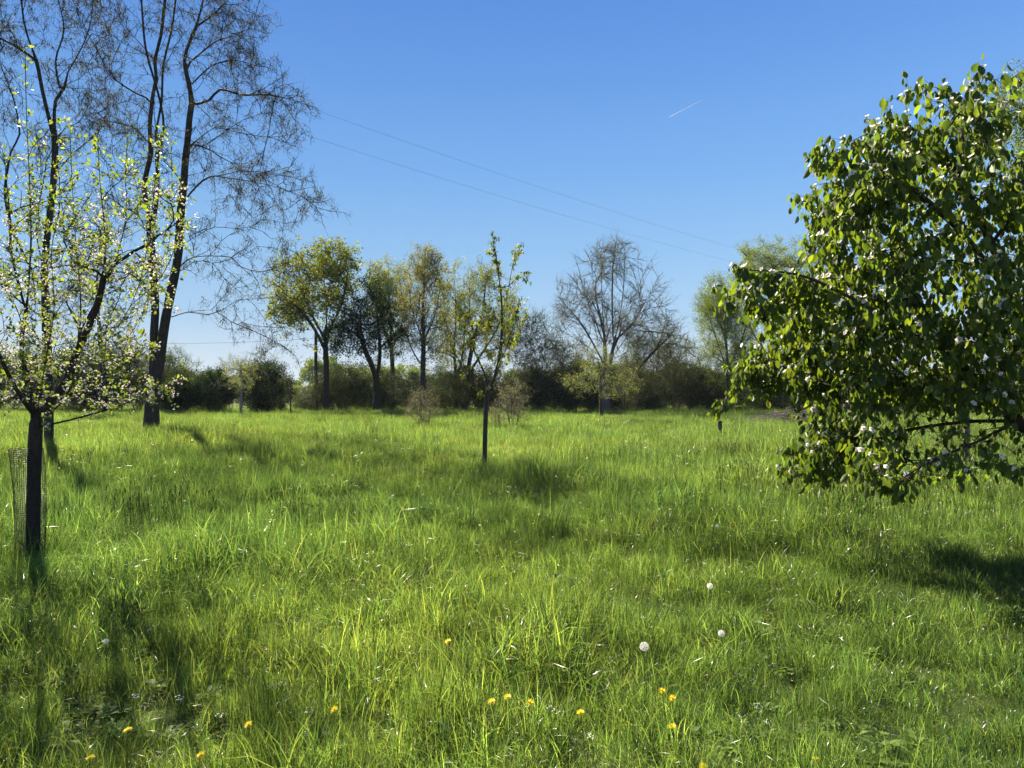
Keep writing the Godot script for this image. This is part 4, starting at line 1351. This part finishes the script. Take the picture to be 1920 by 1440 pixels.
# ------------------------------------------------------------------ the quince in the right foreground
func quince() -> void:
	rng.seed = 917
	var d := 6.6
	var foot := at(2075, 0, d)
	foot.y = ground_height(foot.x, d) - 0.03
	var root := thing("quince_tree", "big leafy quince tree with pinkish white flowers filling the right foreground", "tree", foot)
	var hand := [
		[[2075, 1130], [2060, 1010], [2020, 900], [1960, 830], [1905, 790]],
		[[1905, 790], [1860, 745, -0.1], [1810, 690, -0.3], [1760, 650, -0.5], [1690, 610, -0.7], [1600, 560, -0.8], [1500, 515, -0.5], [1385, 505, -0.3]],
		[[1960, 830], [1930, 700, 0.3], [1900, 560, 0.3], [1840, 420, 0.2], [1780, 300, 0.0], [1700, 230, -0.3], [1640, 245, -0.4], [1600, 262, -0.5]],
		[[1930, 700, 0.3], [1920, 520, 0.5], [1900, 350, 0.6], [1850, 220, 0.4], [1780, 168, 0.2], [1730, 160, 0.1], [1695, 180, 0.0]],
		[[1900, 560, 0.3], [1800, 430, 0.0], [1690, 340, -0.4], [1610, 300, -0.6], [1530, 290, -0.7]],
		[[1860, 745, 0.1], [1780, 730, 0.4], [1690, 720, 0.7], [1580, 690, 0.9], [1470, 670, 1.0], [1410, 690, 1.1], [1352, 762, 1.1]],
		[[1905, 790], [1830, 790, 0.2], [1740, 800, 0.1], [1650, 820, -0.1], [1570, 860, -0.2], [1500, 880, -0.3]],
		[[1905, 790], [1850, 820, -0.5], [1780, 850, -0.9], [1720, 878, -1.3], [1685, 902, -1.5]],
		[[1960, 830], [1900, 850, 0.5], [1830, 880, 0.7], [1760, 890, 0.8], [1700, 890, 0.8]],
		[[1810, 690, -0.3], [1720, 560, -0.7], [1640, 460, -0.9], [1570, 400, -1.0], [1535, 370, -1.0]],
		[[1840, 420, 0.2], [1760, 380, 0.5], [1680, 400, 0.7], [1600, 420, 0.8], [1545, 440, 0.8]],
		[[1900, 560, 0.3], [1870, 470, -0.5], [1830, 380, -1.0], [1800, 320, -1.2], [1810, 260, -1.3]],
		[[1920, 520, 0.5], [1960, 380, 0.2], [1960, 250, 0.0], [1940, 180, 0.0]],
		[[1930, 700, 0.3], [2020, 560, 0.0], [2090, 430, 0.0], [2140, 350, 0.0]],
		[[1960, 830], [2080, 740, 0.0], [2200, 680, 0.0], [2290, 650, 0.1]],
		[[1905, 790], [1880, 700, -0.8], [1850, 600, -1.3], [1840, 520, -1.5]],
		[[1860, 745, -0.1], [1800, 640, 0.9], [1730, 570, 1.3], [1680, 530, 1.5]],
		[[1980, 850], [1940, 870, -0.5], [1900, 880, -0.9], [1860, 850, -1.2]]]
	var paths := []
	for h in hand: paths.append(path_px(d, foot, h))
	var shapes := []
	# centre, half sizes in metres, share, depth
	for c in [[1800, 470, 1.3, 1.3, 1.5, 3.2, -0.1], [1700, 620, 1.15, 0.8, 1.4, 2.2, 0.0], [1560, 600, 0.62, 0.55, 0.8, 0.9, 0.2], [1620, 330, 0.42, 0.26, 0.7, 0.45, -0.5], [1600, 420, 0.36, 0.48, 0.7, 0.5, -0.2], [1780, 230, 0.5, 0.32, 0.7, 0.5, -0.5], [1690, 780, 0.9, 0.5, 1.2, 1.3, 0.1], [1590, 850, 0.42, 0.22, 0.7, 0.5, -0.2], [1950, 500, 1.1, 1.6, 1.6, 2.0, 0.0], [1440, 545, 0.34, 0.2, 0.4, 0.3, -0.2], [1430, 690, 0.26, 0.2, 0.3, 0.25, 1.0], [1530, 680, 0.5, 0.35, 0.6, 0.6, 0.9], [1820, 840, 0.62, 0.22, 0.8, 0.4, -0.4], [1680, 872, 0.3, 0.14, 0.3, 0.2, -1.3], [2200, 520, 1.4, 1.5, 1.7, 2.0, 0.0]]:
		shapes.append([at(c[0], c[1], d + c[6]) - foot, Vector3(c[2], c[3], c[4]), c[5]])
	var opt := {"step": 0.11, "radius": 0.095, "low": 0.75, "keen": 0.55, "power": 0.56, "flare": 0.2, "thick": 0.025, "twigs": 1.6, "twig_length": 0.17, "twig_radius": 0.0022, "twig_on": 0.012, "twig_spread": 1.0, "wobble": 0.14, "least": 0.0034, "trop": Vector3(0, -0.1, 0)}
	var s := skeleton(paths, scatter(shapes, 1250, 0.4), opt)
	var tips := wood(opt, s, bark("quince bark", Color(0.05, 0.04, 0.034), 7.0, 0.7), root)
	# leaves crowd towards the outside of the crown; the inside and the underside stay twiggy
	var mid := at(1830, 560, d) - foot
	var keep := [PackedVector3Array(), PackedVector3Array()]
	for k in tips[0].size():
		var q: Vector3 = (tips[0][k] - mid) / Vector3(2.1, 1.85, 1.8)
		var chance := 0.62 + 0.5 * smooth(0.25, 0.85, q.length())
		var w: Vector3 = tips[0][k] + foot
		if w.y < 1.45 and w.x / -w.z > 0.55: chance *= 0.14
		if rng.randf() < chance:
			keep[0].append(tips[0][k])
			keep[1].append(tips[1][k])
	for path in paths.slice(1):
		var fine := smooth_path(path, 0.03)
		for k in range(int(fine.size() * 0.6), fine.size()):
			keep[0].append(fine[k] + rdir() * 0.02)
			keep[1].append((fine[k] - fine[k - 1]).normalized())
	leaves_as_parts(root, keep, 1.0, 2, 0.090, 0.052, 1.8, [Color(0.105, 0.152, 0.036), Color(0.14, 0.19, 0.042), Color(0.066, 0.108, 0.03)], 300, 0.035)
	# flowers sit singly at the shoot tips, facing up and out
	var fl := []
	for k in 5:
		var b := Buf.new()
		blossom(b, Vector3.ZERO, Vector3.UP, 0.029, Color(0.86, 0.80, 0.76))
		for q in 4:
			var a := q * 1.7 + rr(-0.3, 0.3)
			leaf(b, Transform3D(along(Vector3(cos(a), -0.5, sin(a)).normalized(), Vector3.UP), Vector3(0, -0.012, 0)), rr(0.035, 0.06), 0.024, 0.25, rr(0.2, 0.8), Color(0.10, 0.155, 0.035), 3)
		tube(b, PackedVector3Array([Vector3(0, -0.03, 0), Vector3.ZERO]), PackedFloat32Array([0.002, 0.002]), 4, Color(0.1, 0.13, 0.05))
		fl.append(b.mesh())
	var list := []
	for k in keep[0].size():
		if rng.randf() > 0.125: continue
		var p: Vector3 = keep[0][k]
		var face: Vector3 = ((p - mid) * 0.5 + rdir() * 0.5 + Vector3.UP * 0.5).normalized()
		var w := root.position + p
		list.append([w.distance_to(Vector3(0, EYE, 0)) if absf(w.x / -w.z) < 0.72 else 1e6, Transform3D(along(face, rdir()).scaled(Vector3.ONE * rr(0.75, 1.15)), p + face * 0.02)])
	list.sort_custom(func(a, b): return a[0] < b[0])
	var rest := []
	var tints := PackedColorArray()
	for k in list.size():
		if k < 300:
			part("flower", fl[k % 5], petal_mat, root).transform = list[k][1]
		else:
			rest.append(list[k][1])
			tints.append(Color.WHITE)
	if rest.size(): many("flowers", fl[0], petal_mat, rest, tints, root)


func birch() -> void:
	rng.seed = 1018
	var d := 14.0
	var foot := at(2080, 0, d)
	foot.y = -0.05
	var root := thing("birch_tree", "birch with hanging leafy twigs at the upper right edge behind the quince", "tree", foot)
	var opt := {"step": 0.25, "radius": 0.16, "low": 2.5, "keen": 0.8, "twigs": 1.6, "twig_length": 0.45, "twig_radius": 0.003, "twig_on": 0.03, "twig_spread": 0.5, "twig_pull": Vector3(0, -1.0, 0), "twig_nodes": 5, "trop": Vector3(0, -0.6, 0)}
	var hand := [[[2080, 900], [2082, 700], [2075, 500], [2060, 300], [2050, 120], [2045, -60]], [[2070, 420], [2000, 300], [1930, 200], [1900, 190]], [[2060, 300], [1990, 180], [1930, 110], [1900, 130]]]
	var paths := []
	for h in hand: paths.append(path_px(d, foot, h))
	var s := skeleton(paths, scatter([[at(2010, 240, d) - foot, Vector3(1.45, 1.9, 1.4), 2.0], [at(1915, 190, d) - foot, Vector3(0.4, 0.9, 0.6), 0.7], [at(2080, 60, d) - foot, Vector3(1.0, 1.6, 1.2), 1.0]], 200, 0.3), opt)
	var tips := wood(opt, s, bark("birch bark", Color(0.45, 0.43, 0.40), 2.0, 0.3), root)
	var sp := []
	for k in 3: sp.append(spray(7, 0.07, 0.045, 0.034, 0.8, [Color(0.10, 0.16, 0.03), Color(0.085, 0.135, 0.028), Color(0.12, 0.17, 0.035)], 2))
	foliage("leaves", tips, sp, leaf_mat, 0.75, Vector2(0.8, 1.2), Color.WHITE, 0.25, root, true, 0.04)


# ------------------------------------------------------------------ flowers in the grass
func stalk(root: Node3D, h: float, lean: Vector3) -> Vector3:
	var b := Buf.new()
	var pts := PackedVector3Array()
	var rad := PackedFloat32Array()
	for k in 5:
		var t := k / 4.0
		pts.append(Vector3(0, h * t, 0) + lean * t * t)
		rad.append(lerpf(0.0028, 0.002, t))
	tube(b, pts, rad, 5, Color(0.16, 0.17, 0.06))
	part("stem", b.mesh(), grass_mat, root)
	return pts[4]


func flowers() -> void:
	rng.seed = 1119
	var group := "dandelions in bloom in the near grass"
	var yellow := [
		[846, 1201, 0.24, "yellow dandelion standing highest up the meadow, alone in tall grass left of centre"],
		[930, 1309, 0.20, "left one of two touching yellow dandelions low in the middle"],
		[944, 1305, 0.20, "right one of two touching yellow dandelions low in the middle"],
		[987, 1313, 0.18, "small side-on yellow dandelion just right of the touching pair"],
		[1095, 1331, 0.18, "wide open yellow dandelion beside little white flowers, low in the middle"],
		[1246, 1291, 0.17, "upper left yellow dandelion of the close pair below the white seed heads"],
		[1262, 1305, 0.17, "lower right yellow dandelion of the close pair below the white seed heads"],
		[1263, 1363, 0.14, "single yellow dandelion right below the close pair"],
		[1530, 1418, 0.10, "yellow dandelion farthest right, on the short grass strip"],
		[1322, 1438, 0.10, "yellow dandelion cut by the bottom edge of the picture"],
		[627, 1330, 0.19, "yellow dandelion among white weeds left of centre"],
		[472, 1355, 0.18, "folded yellow dandelion half hidden by grass left of the white weeds"],
		[241, 1366, 0.18, "yellow dandelion in the shaded grass below the plum tree shadow"],
		[168, 1418, 0.12, "yellow dandelion farthest left, near the bottom corner"],
		[371, 1414, 0.12, "yellow dandelion low beside broad leaves at the bottom left"]]
	var yellow_mat := leafy("dandelion petal", 0.55, Color(1, 1, 1))
	for f in yellow:
		var d: float = (EYE - f[2]) * FOCAL / (f[1] - HORIZON)
		var p := at(f[0], f[1], d)
		f[2] += 0.05
		d = (EYE - f[2]) * FOCAL / (f[1] - HORIZON)
		p = at(f[0], f[1], d)
		var root := thing("dandelion", f[3], "dandelion", Vector3(p.x, 0, p.z), group)
		var top := stalk(root, f[2], Vector3(rr(-0.02, 0.02), 0, rr(-0.02, 0.02)))
		var face := (Vector3.UP + Vector3(rr(-0.4, 0.4), 0, rr(0.0, 0.7))).normalized()
		var fr := along(face, Vector3(0.2, 0.1, 1))
		var b := Buf.new()
		for ring in 4:
			var n: int = [20, 18, 14, 9][ring]
			for k in n:
				var a := TAU * k / n + rr(-0.1, 0.1) + ring * 0.2
				var out: Vector3 = (fr.x * cos(a) + fr.z * sin(a) + fr.y * [0.12, 0.45, 0.95, 2.0][ring]).normalized()
				leaf(b, Transform3D(along(out, fr.y), top), [0.0205, 0.018, 0.015, 0.011][ring] * rr(0.9, 1.1), 0.0042, 0.2, rr(-0.2, 0.3), Color(0.86, 0.72, 0.02) * rr(0.85, 1.08), 2)
		part("flower_head", b.mesh(), yellow_mat, root)
		b = Buf.new()
		for k in 9:
			var a := TAU * k / 9.0
			leaf(b, Transform3D(along((fr.x * cos(a) + fr.z * sin(a) + fr.y * 1.2).normalized(), fr.y), top - face * 0.006), 0.012, 0.004, 0.2, 0.4, Color(0.08, 0.13, 0.03), 2)
		part("bracts", b.mesh(), grass_mat, root)
	var white := [
		[1208, 1211, 0.30, 0.024, "largest white dandelion seed head, nearest of the three round ones"],
		[1358, 1188, 0.29, 0.019, "white dandelion seed head lower right, thinned out and feathery"],
		[1327, 1098, 0.33, 0.021, "white dandelion seed head uppermost of the three round ones"],
		[1340, 985, 0.36, 0.016, "tiny far white seed head in the sunlit grass toward the quince"],
		[205, 1203, 0.32, 0.014, "small pale seed head in the shaded grass below the plum tree"]]
	for f in white:
		var d: float = (EYE - f[2]) * FOCAL / (f[1] - HORIZON)
		var p := at(f[0], f[1], d)
		var root := thing("dandelion_clock", f[4], "dandelion", Vector3(p.x, 0, p.z), "dandelions gone to seed in the grass")
		var top := stalk(root, f[2], Vector3(rr(-0.02, 0.02), 0, rr(-0.02, 0.02)))
		var b := Buf.new()
		for k in 70:
			var o := Vector3(0, 1.0 - 2.0 * (k + 0.5) / 70.0, 0)
			var s := sqrt(1.0 - o.y * o.y)
			o = Vector3(cos(k * 2.39996) * s, o.y, sin(k * 2.39996) * s)
			var tip: Vector3 = top + o * f[3] * 0.74
			tube(b, PackedVector3Array([top + o * 0.003, tip]), PackedFloat32Array([0.0003, 0.0002]), 3, Color(0.85, 0.85, 0.8))
			var fr := along(o, Vector3(0.3, 0.2, 0.9))
			for q in 7:
				var a := TAU * q / 7.0 + k
				tube(b, PackedVector3Array([tip, tip + (fr.x * cos(a) + fr.z * sin(a) + o * 0.75).normalized() * f[3] * 0.36]), PackedFloat32Array([0.0003, 0.0002]), 3, Color(0.9, 0.89, 0.84))
		part("seed_head", b.mesh(), petal_mat, root)
		b = Buf.new()
		for k in 6:
			var o := rdir() * 0.003
			leaf(b, Transform3D(along(rdir(), rdir()), top + o), 0.006, 0.003, 0.2, 0.0, Color(0.2, 0.16, 0.1), 2)
		part("seeds", b.mesh(), grass_mat, root)
	# little white flowering weeds
	var first: Node3D = null
	var spots := [[508, 1285], [530, 1268], [545, 1290], [520, 1302], [340, 1292], [412, 1318], [470, 1300], [250, 1305], [555, 1305], [585, 1318], [610, 1345], [640, 1358], [575, 1350], [1032, 1322], [1047, 1325], [1100, 1365], [1420, 1310], [1440, 1322], [1655, 1010], [1730, 1030], [1790, 1022]]
	for q in spots:
		var h := 0.2
		var d: float = (EYE - h) * FOCAL / (q[1] - HORIZON)
		var p := at(q[0], q[1], d)
		var label := "small weed with tiny clustered white flowers in the near grass"
		if first == null:
			first = thing("white_flowered_weed", label, "wildflower", Vector3(p.x, 0, p.z), "small white flowered weeds in the near grass")
			var top := stalk(first, h, Vector3(0.01, 0, 0))
			var b := Buf.new()
			for k in 14:
				var o := rdir() * 0.022
				o.y *= 0.45
				blossom(b, top + o, (Vector3.UP + rdir() * 0.6).normalized(), 0.0042, Color(0.80, 0.79, 0.72), false)
			part("flower_cluster", b.mesh(), petal_mat, first)
			for k in 5:
				b = Buf.new()
				var a := k * 2.4
				leaf(b, Transform3D(along(Vector3(cos(a), 0.9, sin(a)).normalized(), Vector3.UP), Vector3(0.002, 0.03 + 0.032 * k, 0)), 0.05, 0.014, 0.3, 0.5, Color(0.09, 0.16, 0.035), 3)
				part("leaf", b.mesh(), leaf_mat, first)
		else:
			copy(first, "white_flowered_weed", Vector3(p.x, 0, p.z), rng.randf() * TAU, Vector3.ONE * rr(0.65, 1.0), label, "wildflower", "small white flowered weeds in the near grass")
